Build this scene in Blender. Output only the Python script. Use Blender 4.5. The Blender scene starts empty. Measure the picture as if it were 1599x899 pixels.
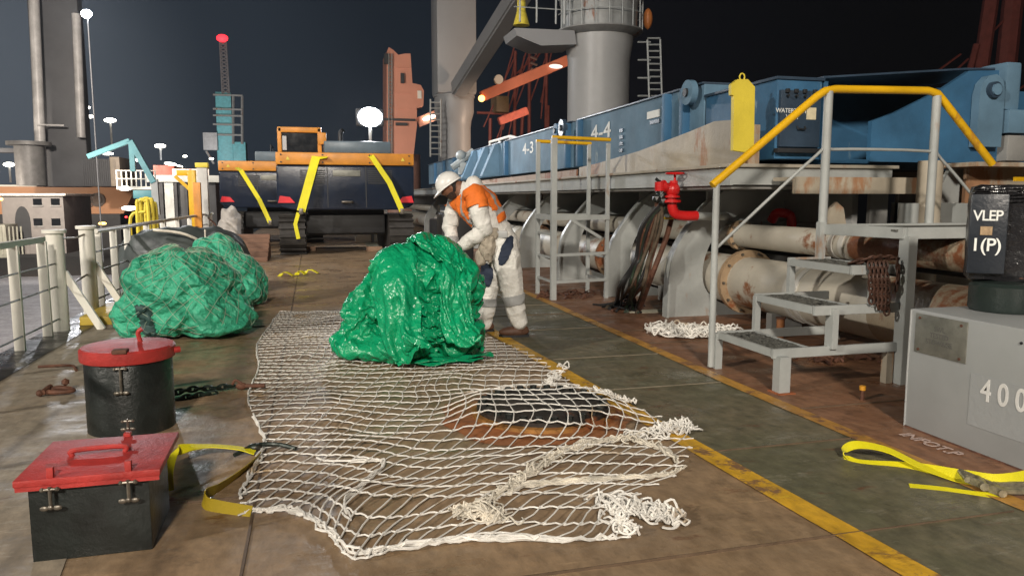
import bpy, bmesh, math, random, zlib
from mathutils import Vector, Matrix, noise
from mathutils.bvhtree import BVHTree
random.seed(7)
SC = bpy.context.scene
COL = SC.collection
R = math.radians
V = Vector

# ---------------- camera ----------------
F, HCAM = 1180.0, 1.4
PSI = math.atan((799.5-490)/F); TH = math.atan((449.5-309)/F)
FW = V((math.sin(PSI)*math.cos(TH), math.cos(PSI)*math.cos(TH), -math.sin(TH)))
RT = V((math.cos(PSI), -math.sin(PSI), 0)); UP = RT.cross(FW)
C0 = V((0, 0, HCAM))
cam = bpy.data.cameras.new('camera'); cam.sensor_width = 36; cam.lens = 36*F/1599; cam.clip_end = 2000
camo = bpy.data.objects.new('camera', cam); COL.objects.link(camo)
camo.location = C0; camo.rotation_euler = (R(90)-TH, 0, -PSI)
SC.camera = camo
cam.dof.use_dof = False
SC.view_settings.view_transform = 'Standard'; SC.view_settings.look = 'None'
SC.view_settings.exposure = 0.38; SC.view_settings.gamma = 1

def ray(x, y): return FW + RT*((x-799.5)/F) - UP*((y-449.5)/F)
def gz(x, y, z=0.0):
    d = ray(x, y); return C0 + d*((z-HCAM)/d.z)
def aX(x, y, X):
    d = ray(x, y); return C0 + d*(X/d.x)
def aY(x, y, Y):
    d = ray(x, y); return C0 + d*(Y/d.y)

# ---------------- world ----------------
w = bpy.data.worlds.new('World'); SC.world = w; w.use_nodes = True
nt = w.node_tree; nt.nodes.clear()
out = nt.nodes.new('ShaderNodeOutputWorld'); bg1 = nt.nodes.new('ShaderNodeBackground'); bg2 = nt.nodes.new('ShaderNodeBackground'); add = nt.nodes.new('ShaderNodeAddShader')
sky = nt.nodes.new('ShaderNodeTexSky'); sky.sky_type = 'NISHITA'; sky.sun_disc = False; sky.sun_elevation = R(-8); sky.sun_rotation = R(200)
nt.links.new(sky.outputs[0], bg1.inputs[0]); bg1.inputs[1].default_value = 0.05
tc = nt.nodes.new('ShaderNodeTexCoord'); dp = nt.nodes.new('ShaderNodeVectorMath'); dp.operation = 'DOT_PRODUCT'
nt.links.new(tc.outputs['Generated'], dp.inputs[0]); dp.inputs[1].default_value = tuple(ray(-150, 180).normalized())
rp = nt.nodes.new('ShaderNodeValToRGB'); nt.links.new(dp.outputs['Value'], rp.inputs[0])
cr = rp.color_ramp; cr.interpolation = 'EASE'
cr.elements[0].position = 0.40; cr.elements[0].color = (.0012, .0012, .0015, 1)
cr.elements[1].position = 1.0; cr.elements[1].color = (.055, .066, .080, 1)
for p, c in ((.70, (.002, .0022, .0032, 1)), (.86, (.0068, .0102, .0150, 1)), (.95, (.0145, .0205, .0285, 1))):
    e = cr.elements.new(p); e.color = c
nz = nt.nodes.new('ShaderNodeTexNoise'); nz.inputs['Scale'].default_value = 3; nz.inputs['Detail'].default_value = 4
nt.links.new(tc.outputs['Generated'], nz.inputs[0])
mr = nt.nodes.new('ShaderNodeMapRange'); nt.links.new(nz.outputs[0], mr.inputs[0]); mr.inputs[3].default_value = .8; mr.inputs[4].default_value = 1.2
nt.links.new(rp.outputs[0], bg2.inputs[0]); nt.links.new(mr.outputs[0], bg2.inputs[1])
nt.links.new(bg1.outputs[0], add.inputs[0]); nt.links.new(bg2.outputs[0], add.inputs[1]); nt.links.new(add.outputs[0], out.inputs[0])

# ---------------- lamps of the berth and the ship, plus added fill lamps ----------------
def lamp(name, loc, watt, col=(1, .95, .88), rad=.3, target=None, angle=160, blend=.5):
    l = bpy.data.lights.new(name, 'SPOT' if target is not None else 'POINT'); l.energy = watt; l.color = col; l.shadow_soft_size = rad
    o = bpy.data.objects.new(name, l); COL.objects.link(o); o.location = loc
    if target is not None:
        l.spot_size = R(angle); l.spot_blend = blend
        o.rotation_euler = (V(target)-V(loc)).to_track_quat('-Z', 'Y').to_euler()
    return o
lamp('berth_floodlight', (-26, -6.5, 12.5), 17000, (1, .93, .82), .35, (3, 8, 0), 110)
lamp('bridge_floodlight', (-3, -16, 11), 15000, (1, .90, .78), .9, (1, 12, 0), 110)
lamp('tower_floodlight', aY(135, 22, 44), 3400, (.95, .96, 1), .3, (-3, 8, 0), 90)
lamp('deck_floodlight', aY(578, 183, 24) + V((0, -.5, 0)), 500, (.92, .95, 1), .15, (0, 4, 0), 150)
lamp('crane_fill_light', (4, 12, 16), 1300, (.95, .95, 1), .3, (12, 34, 4), 130)  # added, unseen lamp that lights the grey deck cranes
lamp('far_quay_floodlight', (-16, 34, 9), 26000, (1, .86, .72), .5, (-28, 72, 3), 150)  # unseen lamp added to lift the far ship, tower and building
lamp('quay_floodlight', (-14, 8, 11), 9000, (1, .93, .88), .4, (-12, 24, -2), 120)
lamp('hull_fill_light', (-27, 62, 3), 3500, (1, .85, .7), .3, (-27, 76, 0), 150)  # extra lamp put in to brighten the moored ship's side
lamp('davit_fill_light', (-11, 31, 3), 1100, (1, .96, .92), .3, (-11, 42, 3), 140)  # lamp added only to light the turquoise davit
lamp('quay_crane_fill_light', (-14, 96, 2), 8500, (.95, .97, 1), .5, (-14, 120, 14), 100)  # added lamp aimed up to brighten the distant turquoise crane
lamp('ship_crane_fill_light', (2, 62, 6), 2400, (1, .85, .75), .5, (8, 80, 16), 110)  # unseen helper lamp for the salmon crane column
lamp('jib_fill_light', (16, 40, 3), 2600, (1, .7, .5), .4, (16, 56, 10), 140)  # made-up lamp to pick out the orange jibs and red lattice
lamp('dock_crane_fill_light', (32, 26, 3), 700, (1, .7, .55), .4, (38, 42, 12), 120)  # added lamp that gives the dark red crane legs some light

# ---------------- materials ----------------
MATS = {}
def M(name, col, rough=.5, metal=0, var=.22, scale=2.5, rust=0, rustcol=(.16, .055, .02), bump=.15, bscale=30, streak=True, emit=None, est=1, coat=0, spec=.5):
    if name in MATS: return MATS[name]
    m = bpy.data.materials.new(name); m.use_nodes = True; MATS[name] = m
    n = m.node_tree.nodes; L = m.node_tree.links; b = n['Principled BSDF']
    g = n.new('ShaderNodeNewGeometry')
    def noi(sc, det=5, vs=(1, 1, 1), ro=.6):
        mp = n.new('ShaderNodeMapping'); mp.inputs['Scale'].default_value = vs; L.new(g.outputs['Position'], mp.inputs[0])
        t = n.new('ShaderNodeTexNoise'); t.inputs['Scale'].default_value = sc; t.inputs['Detail'].default_value = det; t.inputs['Roughness'].default_value = ro
        L.new(mp.outputs[0], t.inputs[0]); return t.outputs[0]
    def ramp(f, a, bb):
        q = n.new('ShaderNodeMapRange'); q.inputs[1].default_value = a; q.inputs[2].default_value = bb; L.new(f, q.inputs[0]); return q.outputs[0]
    def mix(f, a, c2):
        q = n.new('ShaderNodeMix'); q.data_type = 'RGBA'; L.new(f, q.inputs[0])
        for i, s in ((6, a), (7, c2)):
            if isinstance(s, tuple): q.inputs[i].default_value = (*s, 1)
            else: L.new(s, q.inputs[i])
        return q.outputs[2]
    lo = tuple(c*(1-var) for c in col); hi = tuple(min(1, c*(1+var*.7)) for c in col)
    c = mix(ramp(noi(scale), .3, .7), lo, hi)
    if rust > 0:
        s1 = noi(1.7, 6, (1, 1, .35) if streak else (1, 1, 1), .7)
        f = ramp(s1, .665-rust*.24, .735-rust*.24)
        c = mix(f, c, mix(noi(9), rustcol, tuple(x*1.9 for x in rustcol)))
    L.new(c, b.inputs['Base Color'])
    rr = n.new('ShaderNodeMapRange'); rr.inputs[3].default_value = max(.05, rough-.12); rr.inputs[4].default_value = min(1, rough+.12)
    L.new(noi(6), rr.inputs[0]); L.new(rr.outputs[0], b.inputs['Roughness'])
    b.inputs['Metallic'].default_value = metal; b.inputs['Specular IOR Level'].default_value = spec
    if coat: b.inputs['Coat Weight'].default_value = coat
    if bump:
        bp = n.new('ShaderNodeBump'); bp.inputs['Strength'].default_value = bump; bp.inputs['Distance'].default_value = .02
        L.new(noi(bscale), bp.inputs['Height']); L.new(bp.outputs[0], b.inputs['Normal'])
    if emit: b.inputs['Emission Color'].default_value = (*emit, 1); b.inputs['Emission Strength'].default_value = est
    return m

def deck_material(name, base, patch, scuff=None, wet=.35, seams=True, worn=None):
    m = bpy.data.materials.new(name); m.use_nodes = True; n = m.node_tree.nodes; L = m.node_tree.links; b = n['Principled BSDF']
    g = n.new('ShaderNodeNewGeometry')
    def noi(sc, det=6, vs=(1, 1, 1), ro=.62, off=(0, 0, 0)):
        mp = n.new('ShaderNodeMapping'); mp.inputs['Scale'].default_value = vs; mp.inputs['Location'].default_value = off; L.new(g.outputs['Position'], mp.inputs[0])
        t = n.new('ShaderNodeTexNoise'); t.inputs['Scale'].default_value = sc; t.inputs['Detail'].default_value = det; t.inputs['Roughness'].default_value = ro
        L.new(mp.outputs[0], t.inputs[0]); return t.outputs[0]
    def rg(f, a, bb, lo=0, hi=1):
        q = n.new('ShaderNodeMapRange'); q.inputs[1].default_value = a; q.inputs[2].default_value = bb; q.inputs[3].default_value = lo; q.inputs[4].default_value = hi; L.new(f, q.inputs[0]); return q.outputs[0]
    def mix(f, a, c2):
        q = n.new('ShaderNodeMix'); q.data_type = 'RGBA'; L.new(f, q.inputs[0])
        for i, s in ((6, a), (7, c2)):
            if isinstance(s, tuple): q.inputs[i].default_value = (*s, 1)
            else: L.new(s, q.inputs[i])
        return q.outputs[2]
    c = mix(rg(noi(1.1, 7), .38, .62), base, patch)
    c = mix(rg(noi(14, 5, (1, .5, 1)), .35, .8), c, tuple(x*.45 for x in base))
    c = mix(rg(noi(2.2, 8, (1, 2.2, 1), .7, (3, 1, 0)), .60, .70), c, (.13, .05, .022))
    c = mix(rg(noi(1.5, 9, (1, 3.5, 1), .75, (9, 4, 0)), .60, .74, 0, .6), c, tuple(min(1, x*2.1) for x in base))
    c = mix(rg(noi(3.3, 9, (1, 1, 1), .75, (11, 4, 0)), .57, .68, 0, .75), c, tuple(x*.38 for x in base))
    if scuff:
        c = mix(rg(noi(2.7, 10, (1, 2.4, 1), .8, (1, 7, 0)), .56, .66, 0, .8), c, scuff)
    if worn:
        c = mix(rg(noi(5, 9, (1, 1, 1), .75, (2, 2, 0)), .53, .60), c, worn)
    L.new(c, b.inputs['Base Color'])
    L.new(rg(noi(1.6, 6, (1, 1.8, 1), .6, (5, 5, 0)), .36, .62, wet-.2, wet+.28), b.inputs['Roughness'])
    bp = n.new('ShaderNodeBump'); bp.inputs['Strength'].default_value = .35; bp.inputs['Distance'].default_value = .012
    L.new(noi(22, 6, (1, .6, 1)), bp.inputs['Height'])
    bp2 = n.new('ShaderNodeBump'); bp2.inputs['Strength'].default_value = .25; bp2.inputs['Distance'].default_value = .03
    L.new(noi(1.8, 3, (1, 2.5, 1)), bp2.inputs['Height']); L.new(bp.outputs[0], bp2.inputs['Normal']); L.new(bp2.outputs[0], b.inputs['Normal'])
    return m

mDeck = deck_material('deck_paint', (.37, .25, .145), (.28, .20, .125), None, .38)
mDeckL = deck_material('deck_plate_grey', (.38, .33, .26), (.30, .24, .17), (.42, .38, .32), .58)
mGreen = deck_material('walkway_green', (.145, .140, .082), (.19, .16, .10), (.28, .26, .20), .42)
mRustD = deck_material('deck_rust', (.24, .11, .055), (.30, .155, .085), None, .45)
mLine = deck_material('yellow_line', (.80, .46, .03), (.66, .36, .03), None, .45, worn=(.22, .12, .06))
mLineB = deck_material('worn_line', (.62, .32, .05), (.48, .24, .05), None, .45, worn=(.19, .095, .05))
mWaterway = deck_material('dark_waterway', (.02, .02, .018), (.03, .027, .022), None, .25)
mQuay = deck_material('quay_concrete', (.42, .40, .40), (.34, .32, .33), None, .6)
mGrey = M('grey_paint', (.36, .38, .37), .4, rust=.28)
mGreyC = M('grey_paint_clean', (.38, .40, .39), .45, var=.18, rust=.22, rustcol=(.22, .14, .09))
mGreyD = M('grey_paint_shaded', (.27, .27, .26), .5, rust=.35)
mPanel = M('cabinet_grey', (.36, .375, .375), .42, var=.14, rust=.10, rustcol=(.26, .24, .21), scale=1.2, bump=.05)
mBeige = M('beige_steel', (.42, .37, .29), .5, rust=.62, rustcol=(.24, .13, .07))
mPipe = M('pipe_paint', (.48, .45, .38), .5, rust=.38, rustcol=(.16, .065, .025), streak=False, scale=1.5)
mPipeW = M('pipe_light', (.55, .54, .5), .45, rust=.12, streak=False)
mRusty = M('rusty_steel', (.11, .045, .025), .75, var=.5, scale=12, bump=.5)
mRustO = M('orange_rust', (.30, .09, .03), .8, var=.5, scale=10, bump=.5)
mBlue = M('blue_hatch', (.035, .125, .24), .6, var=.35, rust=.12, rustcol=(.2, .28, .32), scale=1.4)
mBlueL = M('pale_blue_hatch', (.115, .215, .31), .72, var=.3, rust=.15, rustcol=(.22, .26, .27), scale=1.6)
mNavy = M('navy_panel', (.035, .06, .095), .4, var=.3)
mWhite = M('white_paint', (.80, .78, .70), .45, var=.1, rust=.12, rustcol=(.35, .25, .12))
mWhiteP = M('white_lettering', (.75, .77, .74), .6, var=.1, bump=0)
mYel = M('yellow_paint', (.75, .43, .01), .35, var=.2, rust=.22, rustcol=(.30, .14, .02))
mYelL = M('pale_yellow_paint', (.72, .58, .06), .45, var=.15, rust=.08)
mStrap = M('yellow_webbing', (.78, .70, .01), .55, var=.12, bump=.3, bscale=160)
mStrapD = M('dirty_webbing', (.42, .31, .015), .6, var=.25, bump=.3, bscale=160)
mRed = M('red_lid', (.42, .035, .03), .5, var=.3, scale=7, bump=.25, bscale=60, rust=.22, rustcol=(.09, .03, .025), streak=False)
mRedV = M('red_valve', (.55, .015, .015), .3, var=.15)
mBlack = M('black_paint', (.012, .016, .015), .38, var=.4, scale=9, bump=.25, rust=.12, rustcol=(.035, .03, .025))
mBlackM = M('dark_rubber', (.015, .015, .016), .55, var=.3)
mSheet = M('black_plastic_sheet', (.012, .012, .014), .22, var=.2, bump=.6, bscale=9)
mSteel = M('galvanised_bolt', (.20, .18, .15), .4, metal=.7, var=.4, scale=20)
mRope = M('white_rope', (.80, .78, .73), .8, var=.25, scale=6, rust=.30, rustcol=(.30, .22, .13), streak=False, bump=.3, bscale=220)
mRopeD = M('soiled_rope', (.70, .65, .55), .85, var=.35, scale=9, bump=.3, bscale=220)
mTarp = M('green_tarpaulin', (.004, .33, .14), .3, var=.18, scale=2, bump=.12, bscale=14, spec=.6)
mTarp2 = M('matt_green_tarpaulin', (.05, .44, .26), .5, var=.2, scale=3, bump=.3, bscale=22)
mGreyTarp = M('grey_tarpaulin', (.055, .065, .062), .5, var=.3, bump=.3, bscale=8)
mOrange = M('orange_body', (.62, .25, .03), .4, var=.25, rust=.15, rustcol=(.2, .08, .03))
mNavyB = M('dark_blue_body', (.010, .017, .034), .22, var=.3, scale=1)
mTrack = M('track_rubber', (.03, .026, .022), .65, var=.4, scale=8, bump=.5)
mGlass = M('dark_glass', (.01, .012, .015), .08, var=0, bump=0)
mHull = M('orange_brown_hull', (.50, .24, .11), .5, var=.12, scale=.3)
mDark = M('dark_steel', (.022, .024, .027), .5, var=.2)
mTower = M('dark_tower_steel', (.075, .08, .09), .6, var=.25, scale=.4)
mTurq = M('turquoise_paint', (.09, .30, .34), .45, var=.15)
mCraneO = M('orange_crane_paint', (.62, .20, .10), .45, var=.15, scale=.4)
mCraneR = M('red_brown_lattice', (.22, .045, .03), .5, var=.3)
mCraneG = M('grey_crane_paint', (.30, .30, .30), .42, var=.08, scale=.5)
mWater = M('harbour_water', (.006, .008, .01), .12, var=.1, bump=.6, bscale=.8)
mChain = M('green_black_chain', (.02, .035, .028), .4, metal=.3, var=.4, scale=20)
mLampW = M('lamp_white', (1, 1, 1), emit=(.95, .98, 1), est=90, bump=0)
mLampS = M('lamp_small', (1, 1, 1), emit=(1, .95, .82), est=9, bump=0)
mLampR = M('lamp_red', (1, .05, .05), emit=(1, .02, .03), est=3, bump=0)
mLampO = M('lamp_orange', (1, .5, .1), emit=(1, .45, .1), est=5, bump=0)
mCloth = M('white_coverall', (.78, .77, .73), .85, var=.12, scale=10, bump=.5, bscale=26)
mVest = M('orange_vest_cloth', (.85, .19, .02), .75, var=.12, scale=10, bump=.4, bscale=30)
mRefl = M('reflective_band', (.40, .41, .41), .4, var=.1)
mSkin = M('skin', (.26, .125, .075), .55, var=.12, scale=12, bump=.1)
mHair = M('black_hair', (.012, .01, .009), .6, var=.3, bump=.5, bscale=90)
mBoot = M('brown_boot', (.10, .045, .025), .6, var=.3, scale=10)
mNavyC = M('navy_cloth', (.018, .028, .055), .8, var=.2)
mPouch = M('beige_pouch', (.40, .35, .28), .85, var=.3, scale=14, bump=.6)
mHelmet = M('white_helmet', (.8, .8, .78), .3, var=.04, bump=0)
mEye = M('eye_dark', (.02, .015, .012), .2, bump=0)
mPaper = M('paper_sign', (.70, .62, .42), .6, var=.15, scale=20)
mPlate = M('plate_metal', (.23, .23, .20), .45, metal=.4, var=.3, scale=7)
mGrate = M('grating', (.12, .12, .105), .7, var=.6, scale=40, bump=1, bscale=60)

def crumple(m, sc, st, dist=.02):
    n = m.node_tree.nodes; L = m.node_tree.links; b = n['Principled BSDF']; old = b.inputs['Normal'].links[0].from_socket if b.inputs['Normal'].links else None
    g = n.new('ShaderNodeNewGeometry'); prev = old
    for k, (q, w_) in enumerate(((sc, 1), (sc*2.3, .45))):
        nz_ = n.new('ShaderNodeTexNoise'); nz_.inputs['Scale'].default_value = q*.7; L.new(g.outputs['Position'], nz_.inputs[0])
        ad = n.new('ShaderNodeVectorMath'); ad.operation = 'MULTIPLY_ADD'; ad.inputs[1].default_value = (.12, .12, .12); L.new(nz_.outputs['Color'], ad.inputs[0]); L.new(g.outputs['Position'], ad.inputs[2])
        vo = n.new('ShaderNodeTexVoronoi'); vo.inputs['Scale'].default_value = q; L.new(ad.outputs[0], vo.inputs['Vector'])
        bp = n.new('ShaderNodeBump'); bp.inputs['Strength'].default_value = st*w_; bp.inputs['Distance'].default_value = dist; L.new(vo.outputs['Distance'], bp.inputs['Height'])
        if prev is not None: L.new(prev, bp.inputs['Normal'])
        prev = bp.outputs[0]
    L.new(prev, b.inputs['Normal'])
crumple(mTarp, 9, .55, .04); crumple(mTarp2, 11, .7, .04)
crumple(mCloth, 16, .25, .02)
# ---------------- mesh helpers ----------------
def tag(o, label=None, cat=None, group=None, kind=None):
    if label: o['label'] = label
    if cat: o['category'] = cat
    if group: o['group'] = group
    if kind: o['kind'] = kind
    return o
def thing(name, loc, label, cat, group=None, rz=0):
    o = bpy.data.objects.new(name, None); o.empty_display_size = .2; COL.objects.link(o)
    o.location = V(loc); o.rotation_euler.z = rz
    return tag(o, label, cat, group)
def wmat(o):
    m = Matrix.Identity(4)
    while o is not None:
        m = Matrix.LocRotScale(o.location, o.rotation_euler, o.scale) @ m; o = o.parent
    return m
def link_bm(bm, name, mat, parent=None, smooth=True, local=False):
    me = bpy.data.meshes.new(name)
    if parent is not None:
        if not local: bm.transform(wmat(parent).inverted())
        loc = V((0, 0, 0))
    else:
        zs = [v.co for v in bm.verts]
        loc = V((sum(c.x for c in zs)/len(zs), sum(c.y for c in zs)/len(zs), min(c.z for c in zs)))
        bm.transform(Matrix.Translation(-loc))
    bm.normal_update(); bm.to_mesh(me); bm.free()
    for p in me.polygons: p.use_smooth = smooth
    if smooth:
        me.set_sharp_from_angle(angle=R(38)) if hasattr(me, 'set_sharp_from_angle') else None
    for mm in (mat if isinstance(mat, (list, tuple)) else [mat]): me.materials.append(mm)
    o = bpy.data.objects.new(name, me); COL.objects.link(o); o.location = loc
    if parent is not None: o.parent = parent
    return o
def catmull(pts, n):
    P = [V(p) for p in pts]; P = [P[0]*2-P[1]] + P + [P[-1]*2-P[-2]]; o = []
    for i in range(1, len(P)-2):
        for k in range(n):
            t = k/n; a, b, c, d = P[i-1:i+3]
            o.append(.5*((2*b)+(c-a)*t+(2*a-5*b+4*c-d)*t*t+(3*b-a-3*c+d)*t**3))
    o.append(P[-2]); return o
class MB:
    def __init__(s): s.bm = bmesh.new()
    def box(s, a, b, bev=0, rot=None, piv=None):
        a = V(a); b = V(b); c = (a+b)/2; d = b-a
        r = bmesh.ops.create_cube(s.bm, size=1)
        vs = r['verts']
        for v in vs: v.co = V((v.co.x*d.x, v.co.y*d.y, v.co.z*d.z))+c
        if rot is not None:
            pv = V(piv) if piv is not None else c
            for v in vs: v.co = rot @ (v.co-pv) + pv
        if bev:
            es = list({e for v in vs for e in v.link_edges}); bmesh.ops.bevel(s.bm, geom=es, offset=bev, segments=2, affect='EDGES', profile=.6)
        return s
    def bar(s, p, q, w=.05, h=.05, up=(0, 0, 1), bev=0):
        p = V(p); q = V(q); d = q-p; L = d.length
        z = d.normalized(); x = V(up).cross(z)
        if x.length < 1e-4: x = V((1, 0, 0)).cross(z)
        x.normalize(); y = z.cross(x)
        vs = bmesh.ops.create_cube(s.bm, size=1)['verts']
        for v in vs: v.co = p + x*(v.co.x*w) + y*(v.co.y*h) + z*((v.co.z+.5)*L)
        if bev:
            es = list({e for v in vs for e in v.link_edges}); bmesh.ops.bevel(s.bm, geom=es, offset=bev, segments=2, affect='EDGES')
        return s
    def tube(s, pts, r, n=8, smooth=0, closed=False, cap=True):
        pts = [V(p) for p in pts]
        if smooth: pts = catmull(pts, smooth)
        m = len(pts); rr = r if isinstance(r, (list, tuple)) else None
        rings = []; prev = None
        for i, p in enumerate(pts):
            if closed: t = pts[(i+1) % m]-pts[i-1]
            else: t = pts[min(i+1, m-1)]-pts[max(i-1, 0)]
            if t.length < 1e-7: t = V((0, 0, 1))
            t.normalize()
            if prev is None:
                x = t.orthogonal().normalized()
                if abs(t.z) < .9: x = V((0, 0, 1)).cross(t).normalized()
            else:
                x = prev - t*prev.dot(t)
                if x.length < 1e-6: x = t.orthogonal()
                x.normalize()
            prev = x; y = t.cross(x)
            ri = rr[int(i/(m-1)*(len(rr)-1)+.5)] if rr else r
            rings.append([s.bm.verts.new(p + (x*math.cos(2*math.pi*k/n)+y*math.sin(2*math.pi*k/n))*ri) for k in range(n)])
        for i in range(m if closed else m-1):
            A, B = rings[i], rings[(i+1) % m]
            for k in range(n): s.bm.faces.new((A[k], A[(k+1) % n], B[(k+1) % n], B[k]))
        if cap and not closed:
            s.bm.faces.new(rings[0][::-1]); s.bm.faces.new(rings[-1])
        return s
    def cyl(s, p, q, r, r2=None, n=24):
        p = V(p); q = V(q); d = (q-p).normalized(); x = d.orthogonal().normalized(); y = d.cross(x)
        r2 = r if r2 is None else r2
        A = [s.bm.verts.new(p+(x*math.cos(2*math.pi*k/n)+y*math.sin(2*math.pi*k/n))*r) for k in range(n)]
        B = [s.bm.verts.new(q+(x*math.cos(2*math.pi*k/n)+y*math.sin(2*math.pi*k/n))*r2) for k in range(n)]
        for k in range(n): s.bm.faces.new((A[k], A[(k+1) % n], B[(k+1) % n], B[k]))
        s.bm.faces.new(A[::-1]); s.bm.faces.new(B); return s
    def lathe(s, prof, c, n=32, axis='z'):
        c = V(c); rings = []
        for r, z in prof:
            rings.append([s.bm.verts.new(c+V((r*math.cos(2*math.pi*k/n), r*math.sin(2*math.pi*k/n), z))) for k in range(n)])
        for A, B in zip(rings, rings[1:]):
            for k in range(n): s.bm.faces.new((A[k], A[(k+1) % n], B[(k+1) % n], B[k]))
        s.bm.faces.new(rings[0][::-1]); s.bm.faces.new(rings[-1]); return s
    def prism(s, poly, d):
        """polygon of 3D points extruded by the vector d"""
        A = [s.bm.verts.new(V(p)) for p in poly]; B = [s.bm.verts.new(V(p)+V(d)) for p in poly]; m = len(A)
        f0 = s.bm.faces.new(A[::-1]); f1 = s.bm.faces.new(B)
        for k in range(m): s.bm.faces.new((A[k], A[(k+1) % m], B[(k+1) % m], B[k]))
        bmesh.ops.recalc_face_normals(s.bm, faces=list({f for v in A+B for f in v.link_faces})); return s
    def ball(s, c, r, sub=2, sc=(1, 1, 1), rot=None, fn=None):
        vs = bmesh.ops.create_icosphere(s.bm, subdivisions=sub, radius=1)['verts']
        for v in vs:
            co = V((v.co.x*sc[0], v.co.y*sc[1], v.co.z*sc[2]))*r
            if fn: co = fn(co)
            if rot is not None: co = rot @ co
            v.co = co+V(c)
        return s
    def ribbon(s, pts, w, th=.003, smooth=8, side=None, tw=None):
        """flat strap along a path; side = list of side vectors or None"""
        n0 = len(pts); P = catmull(pts, smooth) if smooth else [V(p) for p in pts]
        S = None
        if side: S = catmull(side, smooth) if smooth else [V(p) for p in side]
        rows = []
        for i, p in enumerate(P):
            t = (P[min(i+1, len(P)-1)]-P[max(i-1, 0)]).normalized()
            sv = (S[i] if S else V((0, 0, 1)).cross(t))
            sv = (sv - t*sv.dot(t))
            if sv.length < 1e-5: sv = t.orthogonal()
            sv.normalize(); nn = t.cross(sv)
            rows.append([s.bm.verts.new(p+sv*(a*w/2)+nn*(b*th)) for a, b in ((-1, -.5), (1, -.5), (1, .5), (-1, .5))])
        for A, B in zip(rows, rows[1:]):
            for k in range(4): s.bm.faces.new((A[k], A[(k+1) % 4], B[(k+1) % 4], B[k]))
        s.bm.faces.new(rows[0][::-1]); s.bm.faces.new(rows[-1]); return s
    def build(s, name, mat, parent=None, smooth=True, local=False): return link_bm(s.bm, name, mat, parent, smooth, local)
def struct(o): o['kind'] = 'structure'; return o
def text(name, s, loc, size, right, up, mat, parent=None, th=.002, space=1.0, sx=1.0):
    cu = bpy.data.curves.new(name, 'FONT'); cu.body = s; cu.size = size; cu.extrude = th; cu.align_x = 'CENTER'; cu.align_y = 'CENTER'; cu.space_character = space
    cu.offset = size*.012
    o = bpy.data.objects.new(name, cu); COL.objects.link(o)
    me = bpy.data.meshes.new_from_object(o.evaluated_get(bpy.context.evaluated_depsgraph_get()))
    bpy.data.objects.remove(o)
    r = V(right).normalized(); u = V(up).normalized(); nrm = r.cross(u)
    mt = Matrix((( r.x*sx, u.x, nrm.x, loc[0]), (r.y*sx, u.y, nrm.y, loc[1]), (r.z*sx, u.z, nrm.z, loc[2]), (0, 0, 0, 1)))
    bm = bmesh.new(); bm.from_mesh(me); bm.transform(mt)
    return link_bm(bm, name, mat, parent, smooth=False)
def copy_tree(o, loc=None, parent=None, label=None):
    c = o.copy(); COL.objects.link(c)
    if parent is not None: c.parent = parent
    if loc is not None: c.location = loc
    if label: c['label'] = label
    for ch in [x for x in COL.objects if x.parent == o]: copy_tree(ch, None, c)
    return c

# =====================================================================
# SETTING
# =====================================================================
def sheet(name, x0, x1, y0, y1, z, mat, nx=1, ny=1, poly=None):
    bm = bmesh.new()
    if poly: bm.faces.new([bm.verts.new((x, y, z)) for x, y in poly])
    else: bm.faces.new([bm.verts.new(p) for p in ((x0, y0, z), (x1, y0, z), (x1, y1, z), (x0, y1, z))])
    bm.normal_update()
    return struct(link_bm(bm, name, mat, None, False))
mb = MB(); mb.box((-2.78, -8, -3.9), (22, 75, 0)); struct(mb.build('ship_deck', mDeck, smooth=False))
sheet('deck_plating', -2.36, -.15, -7, 60, .004, mDeckL, poly=[(-2.36, -7), (-.75, -7), (-.95, 3), (-1.35, 6), (-1.5, 9.5), (-1.9, 12), (-2.2, 24), (-2.36, 24)])
sheet('waterway', -2.77, -2.36, -7, 60, .008, mWaterway)
def lx1(y): return 2.30-.068*y if y < 8 else 2.30-.068*8-.02*(y-8)
L1 = [(lx1(y), y) for y in range(-6, 30, 2)]
sheet('green_walkway', 0, 0, 0, 0, .004, mGreen, poly=[(x+.06, y) for x, y in L1] + [(3.0, 28), (3.05, 10), (3.05, 5), (3.2, 0), (3.3, -6)])
sheet('rusty_deck', 3.1, 9, -7, 40, .0045, mRustD, poly=[(3.3, -6), (3.2, 0), (3.08, 5), (3.06, 10), (3.04, 28), (9, 28), (9, -6)])
def line(name, pts, wd, mat, gaps=()):
    bm = bmesh.new(); prev = None
    for i in range(len(pts)-1):
        (x0, y0), (x1, y1) = pts[i], pts[i+1]
        n = 8
        for k in range(n+(i == len(pts)-2)):
            t = k/n; x = x0+(x1-x0)*t; y = y0+(y1-y0)*t
            j = noise.noise(V((x*3, y*5, 2)))*.006
            r = (bm.verts.new((x-wd/2+j, y, .009)), bm.verts.new((x+wd/2+noise.noise(V((x*3, y*5, 7)))*.006, y, .009)))
            if prev and not any(a < y < b for a, b in gaps): bm.faces.new((prev[0], prev[1], r[1], r[0]))
            prev = r
    return struct(link_bm(bm, name, mat, None, False))
line('yellow_walkway_line', L1[:13], .135, mLine, gaps=((3.34, 3.50),))
line('worn_walkway_line', [(3.3, -6), (3.2, 0), (3.08, 3), (3.03, 5), (3.03, 10), (3.02, 20)], .115, mLineB)
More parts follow.
